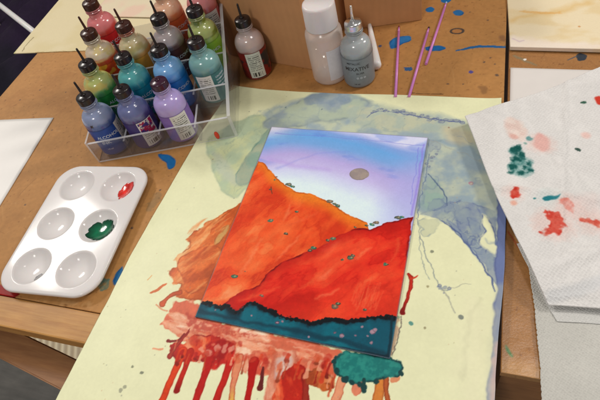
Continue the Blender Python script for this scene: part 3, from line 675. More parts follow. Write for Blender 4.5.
# rock colour field with layered facets running down the slope
def rock(k, ang, cols, seed):
    return c.facets(k, ang, cols, seed, 20, 2.3, 2.9)
    x = c.X[k]; y = c.Y[k]; ca, sa = math.cos(ang), math.sin(ang)
    p = (x*ca+y*sa); q_ = (-x*sa+y*ca)
    wx = 7*(fbm(x, y, 24, 3, seed)-.5)
    f1 = fbm(p/2.6+wx, q_+wx*1.2, 13, 4, seed+1); f2 = fbm(p/2.2, q_-wx, 7, 3, seed+2)
    s1 = f1*6.; e1 = s1-np.floor(s1); st1 = (np.floor(s1)+sstep(.0, .22, e1)+.45*e1)/1.45/6.   # sharp on one side, soft on the other
    t = np.clip((st1-.5)*3.2+.5+(f2-.5)*.5, 0, 1)
    cs = np.array(cols, np.float32); n_ = len(cs)-1; ti = np.clip(t*n_, 0, n_-.001); i0 = ti.astype(int); fr = (ti-i0)[..., None]
    return cs[i0]*(1-fr)+cs[i0+1]*fr
def hill(pts, ang, cols, seed, edge, ew=.7, eo=.8, w=.9, mod=None):
    P_ = ats(pts); k = c.box(P_, 5); C0 = c.C[k].copy(); m0 = c.C.copy(); c.C[k] = 0
    mask = Canvas(c.X, c.Y, (0, 0, 0)); mask.poly(P_, (1, 1, 1), soft=.5, w=w, ws=4, seed=seed, px=False, sm=False)
    ed = Canvas(c.X, c.Y, (0, 0, 0)); ed.poly(P_, (0, 0, 0), soft=.5, w=w, ws=4, seed=seed, px=False, edge=(1, 1, 1), ew=ew, eo=eo, sm=False)
    c.C = m0; f = rock(k, ang, cols, seed)
    if mod is not None: f = mod(k, f)
    e = ed.C[k][:, :1]; f = f*(1-e)+np.array(edge)*e; a = mask.C[k][:, :1]
    c.C[k] = c.C[k]*(1-a)+f*a
    c.G[k] = np.maximum(c.G[k], a[:, 0]*.6)
ridge1 = [(259, 162), (263, 163.5), (267, 165.5), (269, 170), (275, 177), (283, 184), (290, 189), (297, 193), (304, 194), (311, 195.5), (320, 199), (328, 203), (336, 208), (343, 213), (350, 217), (358, 220), (367, 224)]
def mod1(k, f):
    P_ = np.array(ats(ridge1)); P_ = P_[np.argsort(P_[:, 0])]
    h = np.interp(c.X[k], P_[:, 0], P_[:, 1])-c.Y[k]+5*(fbm(c.X[k], c.Y[k], 14, 3, 70)-.5)
    m = (sstep(15, 1, h)*.85)[:, None]; f = f*(1-m)+np.array([228, 124, 34])*m
    return f
hill(ridge1+[(380, 260), (300, 335), (180, 330)], 1.02, [(204, 56, 26), (222, 76, 34), (230, 92, 44), (236, 116, 62), (244, 158, 108)], 500, (168, 70, 24), .6, .7, mod=mod1)
ridge2 = [(413, 218), (404, 220), (396, 222), (388, 223.5), (379, 227), (370, 231), (362, 229.5), (355, 230), (346, 234), (336, 238.5), (326, 245), (317, 249.5), (309, 252), (302, 255), (292, 260), (281, 264), (273, 270), (266, 276.5), (259, 286.5), (250, 290), (240, 294.5), (232, 299), (224, 305)]
def mod2(k, f):
    P_ = np.array(ats(ridge2)); P_ = P_[np.argsort(P_[:, 0])]
    h = np.interp(c.X[k], P_[:, 0], P_[:, 1])-c.Y[k]+6*(fbm(c.X[k], c.Y[k], 14, 3, 71)-.5)
    m = (sstep(11, 0, h)*.75)[:, None]; f = f*(1-m)+np.array([178, 26, 20])*m
    m = (sstep(30, 60, h)*.35)[:, None]; f = f*(1-m)+np.array([236, 84, 44])*m
    return f
hill(ridge2+[(200, 330), (395, 365)], .75, [(188, 28, 20), (212, 42, 28), (222, 58, 34), (230, 80, 46), (240, 122, 84)], 540, (120, 14, 14), .8, .9, mod=mod2)
# dry brush strokes low in the red hill
for i in range(16):
    x0_ = 352+i*1.6; y0_ = 296+(i % 4)*3
    c.line([(x0_+7, y0_-12-(i % 3)*3), (x0_, y0_+6)], [.4, 1.1], (236, 112, 70), soft=.9, w=.8, op=.35, seed=580+i)
for i, (p, q_) in enumerate([((300, 236), (276, 262)), ((318, 214), (290, 226)), ((262, 240), (240, 276)), ((330, 268), (300, 290)), ((372, 248), (352, 262)), ((280, 288), (240, 302)), ((340, 290), (316, 300)), ((398, 240), (392, 262)), ((290, 206), (284, 222))]):
    c.line([p, ((p[0]+q_[0])/2+2, (p[1]+q_[1])/2), q_], [.6, 2.8, .6], (240, 132, 86) if i % 2 == 0 else (228, 92, 52), soft=1.8, w=1.4, op=.45, seed=600+i)
# teal foreground strip
tt = [(203, 304), (210, 303.5), (216, 306), (222, 308.5), (228, 305.5), (233, 311), (238, 313), (244, 308), (251, 303.5), (258, 304.5), (264, 308.5), (272, 311), (280, 316.5), (290, 319), (302, 320.5), (311, 324), (321, 321), (336, 319), (347, 322), (358, 320.5), (366, 319), (378, 318), (392, 317), (400, 320)]
c.poly(tt+[(405, 380), (185, 330), (190, 302)], (8, 78, 94), soft=.5, w=1.0, ws=2.2, c2=(16, 98, 112), vs=12, seed=630, sm=False, edge=(8, 22, 28), ew=1.6, eo=1.5, gloss=.8)
c.line([(p[0], p[1]+.8) for p in tt[:-1]], [1.6]*23, (10, 24, 28), soft=.7, w=1.6, ws=2., op=.95, seed=631, gloss=.8)
c.line([(198, 312), (215, 315), (240, 322), (280, 329), (300, 332), (320, 339), (340, 341), (360, 347), (385, 357)], [5, 2.6, 1.6, 1.6, 3, 3, 3, 3.4, 5], (10, 58, 72), soft=1.6, w=1.2, ws=7, seed=632, op=.9, gloss=.8)
c.poly([(226, 308), (236, 313), (243, 311), (240, 322), (230, 320)], (10, 44, 54), soft=3, w=1, seed=633, op=.6)
c.line([(197, 319), (240, 328), (300, 341), (390, 360)], [2, 1, 1.2, 3], (8, 36, 46), soft=.8, w=.6, seed=634, op=.9, gloss=.8)
c.line([(392, 318), (391, 340), (389, 360)], [1.5, 1.5, 4], (8, 40, 50), soft=.8, w=.5, seed=635, op=.8, gloss=.8)
for i, (px, py, r) in enumerate([(373, 333, 2.2), (375, 331, 1.6), (371.5, 344, 1.4), (342, 337, 1.8), (335, 334, 1), (362, 328, 1), (356, 337, .9), (309, 338, .9), (278, 324, 1.6), (368, 337, .9), (283, 323, 1.1), (216, 311, .8), (320, 345, .6), (252, 317, .9)]):
    c.spot((px, py), r*.85, (160, 128, 138), (50, 40, 60), 640+i, r*.7, w=.5, gloss=.5)
for i in range(60):
    t = random.random(); j = int(t*22); fr = t*22-j; px = tt[j][0]*(1-fr)+tt[j+1][0]*fr; py = tt[j][1]*(1-fr)+tt[j+1][1]*fr
    c.spot((px, py-.6+random.random()*3), random.uniform(.5, 1.3), (10, 20, 24), None, 660+i, w=.4, gloss=.7)
# small shrubs along the ridges
shr = [(275, 181, 1.3), (289, 186, 2.6), (293, 188, 2), (330, 203, 2.6), (338, 207, 2), (335, 205, 1.6), (372, 226, 2.2), (376, 224, 2.4), (367, 227, 1.4), (398, 219, 2.4), (402, 218.5, 1.8), (271, 191, 1.2), (271, 222, 2.2), (286, 235, 1.8), (235, 278, 2.4), (262, 297, 1.6), (351, 259, 2.4), (353, 257, 1.8), (386, 266, 1.8), (335, 308, 2.6), (338, 305, 1.8), (365, 311, 1.4), (314, 249, 2), (310, 252, 1.8), (333, 240, 2.2), (328, 242, 1.8), (297, 213, 1.6), (277, 178, .9), (355, 229, 1.4), (246, 273, .8), (343, 261, 1.2)]
for i, (px, py, r) in enumerate(shr):
    g = [(76, 110, 88), (92, 98, 82), (60, 120, 96), (112, 96, 80)][i % 4]
    c.spot((px, py), r*.95, g, (40, 50, 42), 700+i, r*.6, w=.9, op=.95)
    c.spot((px+.8, py-.5), r*.3, (196, 160, 120), None, 760+i, w=.3, op=.6)
c.line([(271.5, 188), (272.5, 195)], .6, (90, 60, 40), seed=790); 
# pigment granulation and small blooms
g_ = fbm(X, Y, 1.1, 2, 91)-.5; g2 = fbm(X, Y, 5, 4, 92)-.5
inkd = sstep(.1, .5, c.G); c.C[:] = np.clip(c.C*(1+(.03+.03*inkd)*g_+(.03+.07*inkd)*g2)[..., None], 0, 255)
f_ = fbm(X, Y, 9, 4, 93); e_ = (np.exp(-(np.abs(f_-.5)*22/.35)**2)*.10*c.G)[..., None]; c.C[:] = c.C*(1-e_)+np.array([120, 20, 14])*e_
# sheet edge
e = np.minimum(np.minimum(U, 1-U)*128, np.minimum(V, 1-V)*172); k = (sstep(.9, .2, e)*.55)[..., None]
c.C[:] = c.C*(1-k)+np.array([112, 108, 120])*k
Z = z_sheet(X, Y)+1.15
o = sheet('painting', X, Y, Z, .8, c.C, c.G, M['painting'])
tag(o, 'small painting of orange and red hills under a violet sky with a grey sun', 'painting')

# ------------------------------------------------------------------ palette
pa = math.radians(4)
pal = empty('paint_palette', (-280, 157.5, 0), pa)
tag(pal, 'white plastic paint palette with six round wells holding red and green paint', 'palette')
def rrect(hw, hh, r, n=10):
    out = []
    for cx, cy, a0 in ((hw-r, hh-r, 0), (-hw+r, hh-r, PI/2), (-hw+r, -hh+r, PI), (hw-r, -hh+r, 1.5*PI)):
        for i in range(n+1): a = a0+PI/2*i/n; out.append((cx+r*math.cos(a), cy+r*math.sin(a)))
    return out
bm = bmesh.new()
def ring(pts, z): return [bm.verts.new((p[0]*S, p[1]*S, z*S)) for p in pts]
def bridge(a, b):
    n_ = len(a)
    for i in range(n_): bm.faces.new((a[i], a[(i+1) % n_], b[(i+1) % n_], b[i]))
hw, hh = 41.8, 58.5
prev = None
for off, z in ((0, 7.6), (.6, 7.35), (1., 6.8), (1.1, 5.9), (1.0, 5.0), (.4, 4.9), (-.4, 6.2), (-1.2, 6.5)):
    r_ = ring(rrect(hw+off, hh+off, 17+off), z)
    if prev: bridge(prev, r_)
    else: first = r_
    prev = r_
inner = ring(rrect(hw-1.6, hh-1.6, 15.4), 7.7); in2 = ring(rrect(hw-.8, hh-.8, 16.2), 7.69); bridge(in2, first); bridge(inner, in2)
edges = [bm.edges.get((inner[i], inner[(i+1) % len(inner)])) for i in range(len(inner))]
WR = 15.; wells = [(sx_*19.4, sy_*38.2) for sy_ in (1, 0, -1) for sx_ in (-1, 1)]
def wellz(r): t = min(r/WR, 1); return .5+7.2*(t**2.6)
for wx, wy in wells:
    def circ(r): return [(wx+r*math.cos(2*PI*i/48), wy+r*math.sin(2*PI*i/48)) for i in range(48)]
    r0 = ring(circ(WR+.9), 7.7); edges += [bm.edges.new((r0[i], r0[(i+1) % 48])) for i in range(48)]
    prev = r0
    for r, z in [(WR+.6, 7.69), (WR+.2, 7.55), (WR-.15, 7.35)]+[(WR*t, wellz(WR*t)) for t in (.97, .94, .91, .88, .84, .8, .75, .7, .64, .58, .52, .45, .38, .3, .2, .1)]:
        q_ = ring(circ(r), z); bridge(prev, q_); prev = q_
    bm.faces.new(prev)
for f in bm.faces: f.smooth = True
tf = bmesh.ops.triangle_fill(bm, use_beauty=True, edges=edges)
for g_ in tf['geom']:
    if isinstance(g_, bmesh.types.BMFace): g_.smooth = False
me = from_bm(bm)
link('tray', me, M['palette'], pal)
def puddle(name, wi, cx, cy, rad, pts, colr, edge, label, seed, dz=.25):
    wx, wy = wells[wi]; vs = []; fs = []; nr, na = 22, 90; C = []; rr = np.random.RandomState(seed)
    ph = rr.rand(8)*6.28
    for j in range(nr+1):
        for i in range(na):
            a = 2*PI*i/na; base = np.interp([a-.35, a-.15, a, a+.15, a+.35], *pts, period=2*PI).mean()
            wob = 1+.06*math.sin(5*a+ph[0])+.035*math.sin(9*a+ph[1])+.02*math.sin(14*a+ph[2])
            r = rad*base*wob*j/nr; x = cx+r*math.cos(a); y = cy+r*math.sin(a); R_ = math.hypot(x, y)
            z = wellz(R_)+dz*(1-(j/nr)**6)+.45-.35*(j == nr)
            vs.append((wx+x, wy+y, z)); t = (j/nr)**4
            nf_ = float(fbm(np.array([x*1.]), np.array([y*1.]), 5, 3, seed)[0])
            cc = np.array(colr)*(.75+.5*nf_); C.append(cc*(1-t)+np.array(edge)*t)
    for j in range(nr):
        for i in range(na):
            k = (i+1) % na; fs.append((j*na+i, (j+1)*na+i, (j+1)*na+k, j*na+k))
    me = mesh(vs, fs, True); put_colour(me, np.array(C))
    o = link(name, me, M['puddle'], pal); o['label'] = label; return o
M['puddle'] = inkmat('wet_paint', .12, .08, 400, .0003, .3, 300, spec=.5)
puddle('paint_puddle', 1, 4.5, 0, 8., ([0, .8, 1.6, 2.4, 3.1, 4, 4.7, 5.5], [.95, 1.05, 1.05, .85, .8, 1., 1.2, 1.0]), (206, 40, 30), (170, 26, 20), 'wet red paint', 3, .5)
puddle('paint_puddle', 3, .5, -1.5, 10.5, ([0, .8, 1.6, 2.4, 3.1, 4, 4.7, 5.5], [1.05, 1.1, .95, .9, 1.12, 1., .95, .95]), (14, 100, 66), (6, 46, 34), 'wet dark green paint', 5, .6)
puddle('paint_puddle', 4, 6.5, -6.5, 3.4, ([0, 3], [1, 1]), (128, 126, 124), (110, 108, 108), 'dried grey paint spot', 8, .08)

# ------------------------------------------------------------------ bottles
BR = 13.2
def body_profile(R=BR):
    p = [(0.01, .6), (R*.7, .4), (R*.88, 0), (R*.95, .7), (R, 2.4), (R, 10), (R, 20), (R, 30), (R, 33)]
    for t in (15, 30, 45, 60, 75): a = math.radians(t); p.append((6.3+(R-6.3)*math.cos(a), 33+10*math.sin(a)))
    p += [(6.5, 44), (6.4, 48.3)]
    return p
def cap_mesh(r=7.0, z0=51.2, z1=57.4):
    bm = bmesh.new(); n_ = 72; rings = []
    for rr, z, kn in ((r*.96, z0, 0), (r, z0+.5, 0), (r, z0+1.2, 1), (r, z1-1.6, 1), (r*.97, z1-.8, 0), (r*.88, z1-.1, 0), (r*.5, z1+.2, 0), (2.6, z1+.6, 0)):
        rings.append([bm.verts.new(((rr-(.3 if kn and i % 2 else 0))*math.cos(2*PI*i/n_)*S, (rr-(.3 if kn and i % 2 else 0))*math.sin(2*PI*i/n_)*S, z*S)) for i in range(n_)])
    for a, b in zip(rings, rings[1:]):
        for i in range(n_): bm.faces.new((a[i], a[(i+1) % n_], b[(i+1) % n_], b[i]))
    bm.faces.new(rings[0][::-1]); bm.faces.new(rings[-1])
    return from_bm(bm, True)
CAPME = cap_mesh(); NOZ = lathe([(2.4, 57.9), (1.8, 58.8), (1.1, 59.8), (.98, 65), (.85, 70.4), (.6, 71)], 20)
RING = lathe([(6.3, 48.3), (7.3, 48.5), (7.4, 49.2), (6.5, 49.5), (6.5, 50), (7.1, 50.3), (7.1, 51), (6.6, 51.2)], 48)
def label_mesh(R, z0, z1, a0, a1, fn):
    na = max(12, int((a1-a0)*R/.35)); nz = int((z1-z0)/.35)
    aa = np.linspace(a0, a1, na)[None]+np.zeros((nz, 1)); zz = np.linspace(z0, z1, nz)[:, None]+np.zeros((1, na))
    C = fn(aa, zz)
    V = np.stack([R*np.cos(aa), R*np.sin(aa), zz], -1).reshape(-1, 3)
    i = (np.arange(nz-1)[:, None]*na+np.arange(na-1)[None]).ravel()
    me = mesh(V.tolist(), np.stack([i, i+1, i+na+1, i+na], 1).tolist(), True)
    put_colour(me, C.reshape(-1, 3)); return me
capmats = {'black': M['cap'], 'brown': M['cap_brown'], 'purple': M['cap_purple']}
def ink_bottle(label, x, y, z, top, low, lab, panel=None, txt=None, lean=(0, 0), level=34, film=None, capm='black', group='ink bottles standing in the clear rack',
               lab2=None, text_off=-.25, a_lab=(-1.9, 1.9), floral=False, seed=0, tip=1., R=BR, neckc=None, cap_o=None, tip_o=None, dots=None, lean_z=0):
    """top/low: seen colours of the body above and below its ink level; angles are measured from the side facing the viewer"""
    top = tuple(np.array(top)*.88+26); low = tuple(np.array(low)*.93+10)
    face = math.atan2(-y, -x)
    r = empty('ink_bottle', (x, y, z+lean_z), face); r.rotation_euler = (lean[0], lean[1], face)
    tag(r, label, 'bottle', group)
    prof = body_profile(R); pr2 = []
    for (r0, z0), (r1, z1) in zip(prof, prof[1:]):
        for t in np.linspace(0, 1, max(2, int(math.hypot(r1-r0, z1-z0)/1.2)), endpoint=False): pr2.append((r0+(r1-r0)*t, z0+(z1-z0)*t))
    pr2.append(prof[-1]); me = lathe(pr2, 64)
    co = np.empty(len(me.vertices)*3, np.float32); me.vertices.foreach_get('co', co); co = co.reshape(-1, 3)/S
    an = np.arctan2(co[:, 1], co[:, 0]); nzf = fbm(an*6+20+seed, co[:, 2], 5, 3, seed)
    t = sstep(level-2.5, level+2.5, co[:, 2]+7*(nzf-.5))[:, None]
    C = np.array(low)*(1-t)+np.array(top)*t
    if film is not None:
        f_ = sstep(.52, .66, fbm(an*8+50+seed, co[:, 2]*1.3, 7, 4, seed+5))[:, None]*.75*(co[:, 2] > level)[:, None]; C = C*(1-f_)+np.array(film)*f_
    if dots is not None:
        for da, dz_, dr in dots:
            f_ = (np.hypot((an-da)*R, co[:, 2]-dz_) < dr)[:, None]; C = np.where(f_, np.array([24, 30, 40.]), C)
    put_colour(me, C); link('body', me, M['body'], r)
    rg = link('neck_ring', RING, None, r)
    rg.data = RING.copy(); rg.data.materials.clear(); rg.data.materials.append(plain('neck_plastic', neckc or tuple(np.array(top)*.8+10), .25, .1, 200, .1, coat=.4))
    cp = link('cap', CAPME, None, r); cp.data = CAPME.copy(); cp.data.materials.append(cap_o or capmats[capm])
    nz_ = link('nozzle', NOZ.copy(), tip_o or capmats[capm], cp)
    if tip != 1.:
        for v_ in nz_.data.vertices:
            if v_.co.z > .0595: v_.co.z = .0595+(v_.co.z-.0595)*tip
    lab = np.array(lab, float); l2 = np.array(lab2 if lab2 is not None else lab*.8, float)
    def fn(a, zz):
        n1 = fbm(a*14+seed, zz, 7, 3, seed+2)[..., None]; C = lab*(1-n1*.5)+l2*n1*.5
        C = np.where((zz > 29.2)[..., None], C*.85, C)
        if lab2 is not None: m_ = sstep(.45, .6, fbm(a*14, zz*1.2, 8, 3, seed+7))[..., None]; C = C*(1-m_)+l2*m_
        if panel:
            p0, p1 = panel[0], panel[1]; w_ = np.array(panel[2] if len(panel) > 2 else (214, 210, 200), float)
            m_ = ((a > p0) & (a < p1) & (zz > 3.4) & (zz < 29.5))[..., None]; C = np.where(m_, w_, C)
            lr = np.sin(zz*2*PI/1.9) > .25; nb = vnoise(a*R*1.7, np.floor(zz/1.9)*3.1, seed+4) > .3
            m_ = ((a > p0+.13) & (a < p1-.13) & (zz > 11) & (zz < 27) & lr & nb)[..., None]; C = np.where(m_, w_*.55, C)
            bars = vnoise(a*R*2.4, zz*0, seed+11) > .5; m_ = ((a > p0+.2) & (a < p1-.2) & (zz > 4.8) & (zz < 9.2) & bars)[..., None]; C = np.where(m_, w_*.3, C)
            if floral:
                fl = sstep(.5, .6, fbm(a*16, zz, 4, 3, 31))[..., None]; m_ = ((a > p0+.06) & (a < p1-.06) & (zz > 16) & (zz < 29))[..., None]
                C = np.where(m_, C*(1-fl)+np.array([150, 30, 70])*fl, C)
                m_ = m_ & (fbm(a*16, zz, 3, 2, 37) > .62)[..., None]; C = np.where(m_, np.array([60, 40, 110.]), C)
        return C
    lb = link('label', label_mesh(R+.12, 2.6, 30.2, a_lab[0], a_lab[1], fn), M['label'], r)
    if txt:
        for s_, size, ang, zt_, mat_ in txt:
            link('lettering', text_mesh(s_, size, ang, zt_, R+.14), M[mat_], lb)
    return r
WI = 'white_ink'
rk = np.array([-303., 226.]); ra = math.radians(18); ru = np.array([math.cos(ra), math.sin(ra)]); rv = np.array([-ru[1], ru[0]])
PU, PV, ST = 31.4, 31.0, 9.5
def cell(k, i, z=0): p = rk+ru*PU*(i+.5)+rv*PV*(k+.5); return p[0], p[1], 2.0+ST*k
two = lambda a=-.85, s=4.0: [('ALCOHOL', s, a, 20.5, WI), ('INK', s*1.15, a+.1, 14.5, WI), ('14 ml', s*.55, a+.2, 8, WI)]
B_ = [
 (0, 0, dict(label='grey blue ink bottle with dark blue label, front left corner of the clear rack', top=(126, 136, 168), low=(52, 74, 132), lab=(36, 72, 146), panel=(.55, 1.5), txt=two(-.9, 4.2), dots=[(-.75, 35, 1.6)], seed=1)),
 (0, 1, dict(label='indigo ink bottle whose white label carries a red floral picture, in the front row', top=(88, 94, 140), low=(60, 54, 110), lab=(64, 52, 112), panel=(-.35, .75), floral=True, seed=2)),
 (0, 2, dict(label='lavender ink bottle with purple cap and white barcode label, front row of rack', top=(166, 144, 200), low=(140, 112, 180), lab=(136, 106, 176), panel=(-.45, .65), capm='purple', tip=.12, seed=3, level=20)),
 (1, 0, dict(label='yellow green ink bottle with green label, directly behind the front left bottle', top=(168, 174, 92), low=(52, 128, 56), lab=(34, 128, 52), txt=two(-.1), seed=4, film=(196, 170, 90))),
 (1, 1, dict(label='bright teal ink bottle with turquoise label, behind the floral labelled bottle', top=(66, 152, 150), low=(26, 124, 134), lab=(20, 128, 146), txt=two(-.2), seed=5)),
 (1, 2, dict(label='sky blue ink bottle with bright blue label, behind the lavender bottle', top=(104, 158, 208), low=(36, 112, 184), lab=(28, 112, 190), txt=two(-.35), seed=6)),
 (1, 3, dict(label='dusty sea green ink bottle with a white barcode label above the empty slot', top=(104, 152, 148), low=(72, 118, 116), lab=(64, 112, 110), panel=(-1.0, .05), seed=7, tip=1., txt=[('CAUTION', 2.2, .3, 25, WI), ('FLAMMABLE', 2, .3, 22, WI), ('KEEP AWAY', 2, .3, 19, WI), ('FROM HEAT', 2, .3, 16, WI)])),
 (2, 0, dict(label='cream topped ink bottle with mottled red and yellow label, brown stained cap', top=(204, 182, 152), low=(186, 60, 36), lab=(186, 40, 28), lab2=(214, 150, 50), capm='brown', seed=8, film=(214, 190, 120))),
 (2, 1, dict(label='tan ink bottle with orange label and rusty stained cap', top=(190, 172, 128), low=(206, 140, 66), lab=(212, 144, 56), panel=(.6, 1.6), capm='brown', seed=9, film=(170, 150, 90), neckc=(150, 90, 70))),
 (2, 2, dict(label='smoky grey ink bottle with dark maroon label in the third row', top=(150, 136, 134), low=(92, 62, 60), lab=(82, 44, 44), txt=two(-.15), seed=10)),
 (2, 3, dict(label='olive ink bottle with vivid lime green label beside the tall clear side panel', top=(142, 150, 78), low=(150, 176, 66), lab=(138, 184, 44), txt=two(-.6), film=(96, 106, 30), seed=11)),
 (3, 0, dict(label='red ink bottle with pink shoulder at the far left end of the back row', top=(206, 104, 104), low=(196, 50, 48), lab=(194, 38, 42), txt=two(-.15), capm='brown', seed=12)),
 (3, 2, dict(label='orange ink bottle with peach shoulder in the middle of the back row', top=(216, 160, 124), low=(212, 104, 60), lab=(216, 96, 54), txt=two(-.2), seed=13)),
 (3, 3, dict(label='pinkish red ink bottle with barcode label behind the lime green bottle', top=(196, 110, 108), low=(190, 90, 90), lab=(176, 70, 70), panel=(-.2, .9, (196, 190, 186)), capm='brown', seed=14)),
]
for k, i, d_ in B_:
    x, y, z = cell(k, i)
    # nudges towards where each one really stands in its cell
    ink_bottle(x=x, y=y, z=z+.2, **d_)
x, y = at(259, 72)
ink_bottle('greyish ink bottle with dark red edged barcode label standing alone beside the rack', x, y, .2, (178, 156, 150), (130, 60, 54), (150, 34, 28), panel=(-.62, .45, (200, 202, 188)), lab2=(44, 44, 46), seed=21, group=None, level=30, film=(196, 172, 160))

# silver bottle
x, y = at(360, 79)
M['silver_body'] = None
sb = ink_bottle('silver metallic ink bottle with bright metal cap and thin metal tip', x, y, .2, (158, 162, 160), (126, 132, 134), (134, 140, 142), R=13.2, seed=22, group=None,
                cap_o=M['silver_cap'], tip_o=M['silver_cap'], txt=[('METALLIC', 2.6, -.75, 25.2, 'dark_ink'), ('MIXATIVE', 5., -.92, 19, 'dark_ink'), ('SILVER', 2.4, -.2, 15.2, 'dark_ink'), ('o o o', 3.6, -.2, 10.6, WI), ('14 ml', 2.2, -.4, 4.4, 'dark_ink')])

# white tapered nozzle cover lying behind the silver bottle
a = at(369.5, 24, 3); b = at(376.5, 66, 4.2)
cc_ = empty('nozzle_cover', (b[0], b[1], 0))
tag(cc_, 'white tapered plastic nozzle cover lying beside the silver bottle', 'cap')
Lc = math.hypot(a[0]-b[0], a[1]-b[1])
o = link('cone', lathe([(.01, -2.2), (2.6, -1.6), (4., -.5), (4.4, 1), (4.2, 6), (1.9, Lc-2), (1.7, Lc-.6), (.9, Lc)], 40), M['milky'], cc_)
o.location = (0, 0, .0046); o.rotation_euler = (0, PI/2+.03, math.atan2(a[1]-b[1], a[0]-b[0]))

# cloudy squeeze bottle
x, y = at(331, 75); face = math.atan2(-y, -x)
cb = empty('plastic_bottle', (x, y, .2), face); tag(cb, 'cloudy clear plastic bottle with tall white screw cap and blank label', 'bottle')
R2 = 15.6
prof = [(.01, .8), (R2*.85, .6), (R2*.96, 1.0), (R2, 3), (R2, 44), (R2*.97, 47), (R2*.86, 49.4), (R2*.78, 50.4), (R2*.76, 52)]
link('body', lathe(prof, 64), M['clear_pl'], cb)
link('liquid', lathe([(.01, 1.8), (R2*.9, 2), (R2-.9, 4), (R2-.9, 33), (.01, 33)], 64), acrylic('clear_liquid', (.96, .92, .9), .05, .14, (.95, .86, .82)), cb)
bm = bmesh.new(); rings = []; n_ = 96
for rr, z, kn in ((13.4, 51.4, 0), (13.6, 52, 1), (13.2, 70, 1), (12.7, 71.6, 0), (11.4, 72.2, 0), (.01, 72.2, 0)):
    rings.append([bm.verts.new(((rr-(.22 if kn and i % 2 else 0))*math.cos(2*PI*i/n_)*S, (rr-(.22 if kn and i % 2 else 0))*math.sin(2*PI*i/n_)*S, z*S)) for i in range(n_)])
for a, b in zip(rings, rings[1:]):
    for i in range(n_): bm.faces.new((a[i], a[(i+1) % n_], b[(i+1) % n_], b[i]))
bm.faces.new(rings[0][::-1])
link('cap', from_bm(bm, True), plain('translucent_white_cap', (214, 206, 202), .35, .03, 80, .1, sss=.4), cb)
def fn(a, z): return np.zeros(a.shape+(3,))+np.array([214, 206, 204.])*(.96+.06*fbm(a*12, z, 8, 2, 5)[..., None])
link('label', label_mesh(R2+.15, 6, 36, -.05, .82, fn), M['label'], cb)

# ------------------------------------------------------------------ acrylic rack
rack = empty('bottle_rack', (rk[0], rk[1], 0), ra)
tag(rack, 'clear acrylic stepped rack holding the coloured ink bottles, one front slot empty', 'rack')
T = 1.6; W = PU*4; DP = PV*4
fl = []; 
for k in range(4): fl.append((T, W-T, PV*k+T, PV*(k+1), ST*k+.3, ST*k+1.5))
link('shelf', boxes(fl, .15), M['acr'], rack)
ed_ = []
for k in range(4):
    z0 = .3 if k == 0 else ST*(k-1)+1.6; z1 = ST*k+22
    link('front_wall', boxes([(T, W-T, PV*k, PV*k+T-.1, z0, z1)], .2), M['acr'], rack)
    ed_.append((T, W-T, PV*k-.05, PV*k+T-.05, z1+.02, z1+.6))
for i in (1, 2, 3):
    for k in range(4):
        link('divider', boxes([(PU*i-.7, PU*i+.7, PV*k+T, PV*(k+1)-.1, ST*k+1.6, ST*k+17)], .2), M['acr'], rack)
        ed_.append((PU*i-.75, PU*i+.75, PV*k+T+.1, PV*(k+1)-.2, ST*k+17.02, ST*k+17.5))
def side(x0, x1, prof):
    bm = bmesh.new(); a = [bm.verts.new((x0*S, p[0]*S, p[1]*S)) for p in prof]; b = [bm.verts.new((x1*S, p[0]*S, p[1]*S)) for p in prof]
    fa = bm.faces.new(a); fb = bm.faces.new(b[::-1]); n_ = len(prof); fs_ = []
    for i in range(n_): fs_.append(bm.faces.new((a[i], b[i], b[(i+1) % n_], a[(i+1) % n_])))
    for f in fs_: f.material_index = 1
    me = from_bm(bm); me.materials.append(M['acr']); me.materials.append(M['acr_edge']); return me
tallp = [(0, 0), (0, 24), (PV*.85, 30), (PV*1.4, 36), (PV*3.5, 57), (PV*3.8, 59), (PV*3.95, 57), (DP, 52), (DP, 0)]
lowp = [(0, 0), (0, 24), (PV*.9, 24.5), (PV, 28), (PV*1.9, 32), (PV*2, 36), (PV*2.9, 41), (PV*3, 44), (DP, 48), (DP, 0)]
link('side_panel', side(W-T, W+1.2, tallp), None, rack); link('side_panel', side(0, T, lowp), None, rack)
link('back_panel', boxes([(T, W-T, DP-T, DP, .3, 48)], .2), M['acr'], rack)
ed_ += [(T, W-T, -.35, -.02, .1, 1.3)]  # pale strip standing in for the highlight along the front base
link('edge_highlight', boxes(ed_), M['acr_edge'], rack)  # whitish strips imitate the glints along the wall edges
o = link('paint_spot', lathe([(.01, 0), (1.5, .05), (2.2, .3), (1.8, .9), (.01, 1.2)], 20), plain('orange_red_paint', (214, 58, 34), .2, .1), rack)
o.scale = (1, 1.9, 1); p_ = np.array(at(217, 134, 6))-rk; o.location = ((p_@ru)*S, -.0002, .0062); o.rotation_euler = (PI/2, 0, 0); o.scale = (.9, 2., .6)
o['label'] = 'small drop of orange red paint'

# ------------------------------------------------------------------ cardboard boxes
def cardmat():
    m, nt, b = newmat('cardboard'); v = coords(nt); n1 = noise(nt, v, 60, 5)
    rgb = nt.nodes.new('ShaderNodeRGB'); rgb.outputs[0].default_value = (*alb((188, 138, 94)), 1)
    c1 = vary(nt, rgb.outputs[0], n1, .07)
    v2 = coords(nt, (1, 1, 1)); wv = nt.nodes.new('ShaderNodeTexWave'); wv.bands_direction = 'X'; wv.inputs['Scale'].default_value = 50; wv.inputs['Distortion'].default_value = 1.
    nt.links.new(v2, wv.inputs['Vector']); c2 = vary(nt, c1, wv.outputs['Fac'], .012)
    nt.links.new(c2, b.inputs['Base Color']); b.inputs['Roughness'].default_value = .75; b.inputs['Specular IOR Level'].default_value = .2
    bump(nt, b, noise(nt, v, 900, 3), .0001, .3); return m
M['card'] = cardmat(); M['card_in'] = plain('cardboard_inside', (96, 66, 44), .8, .1, 100, .2)
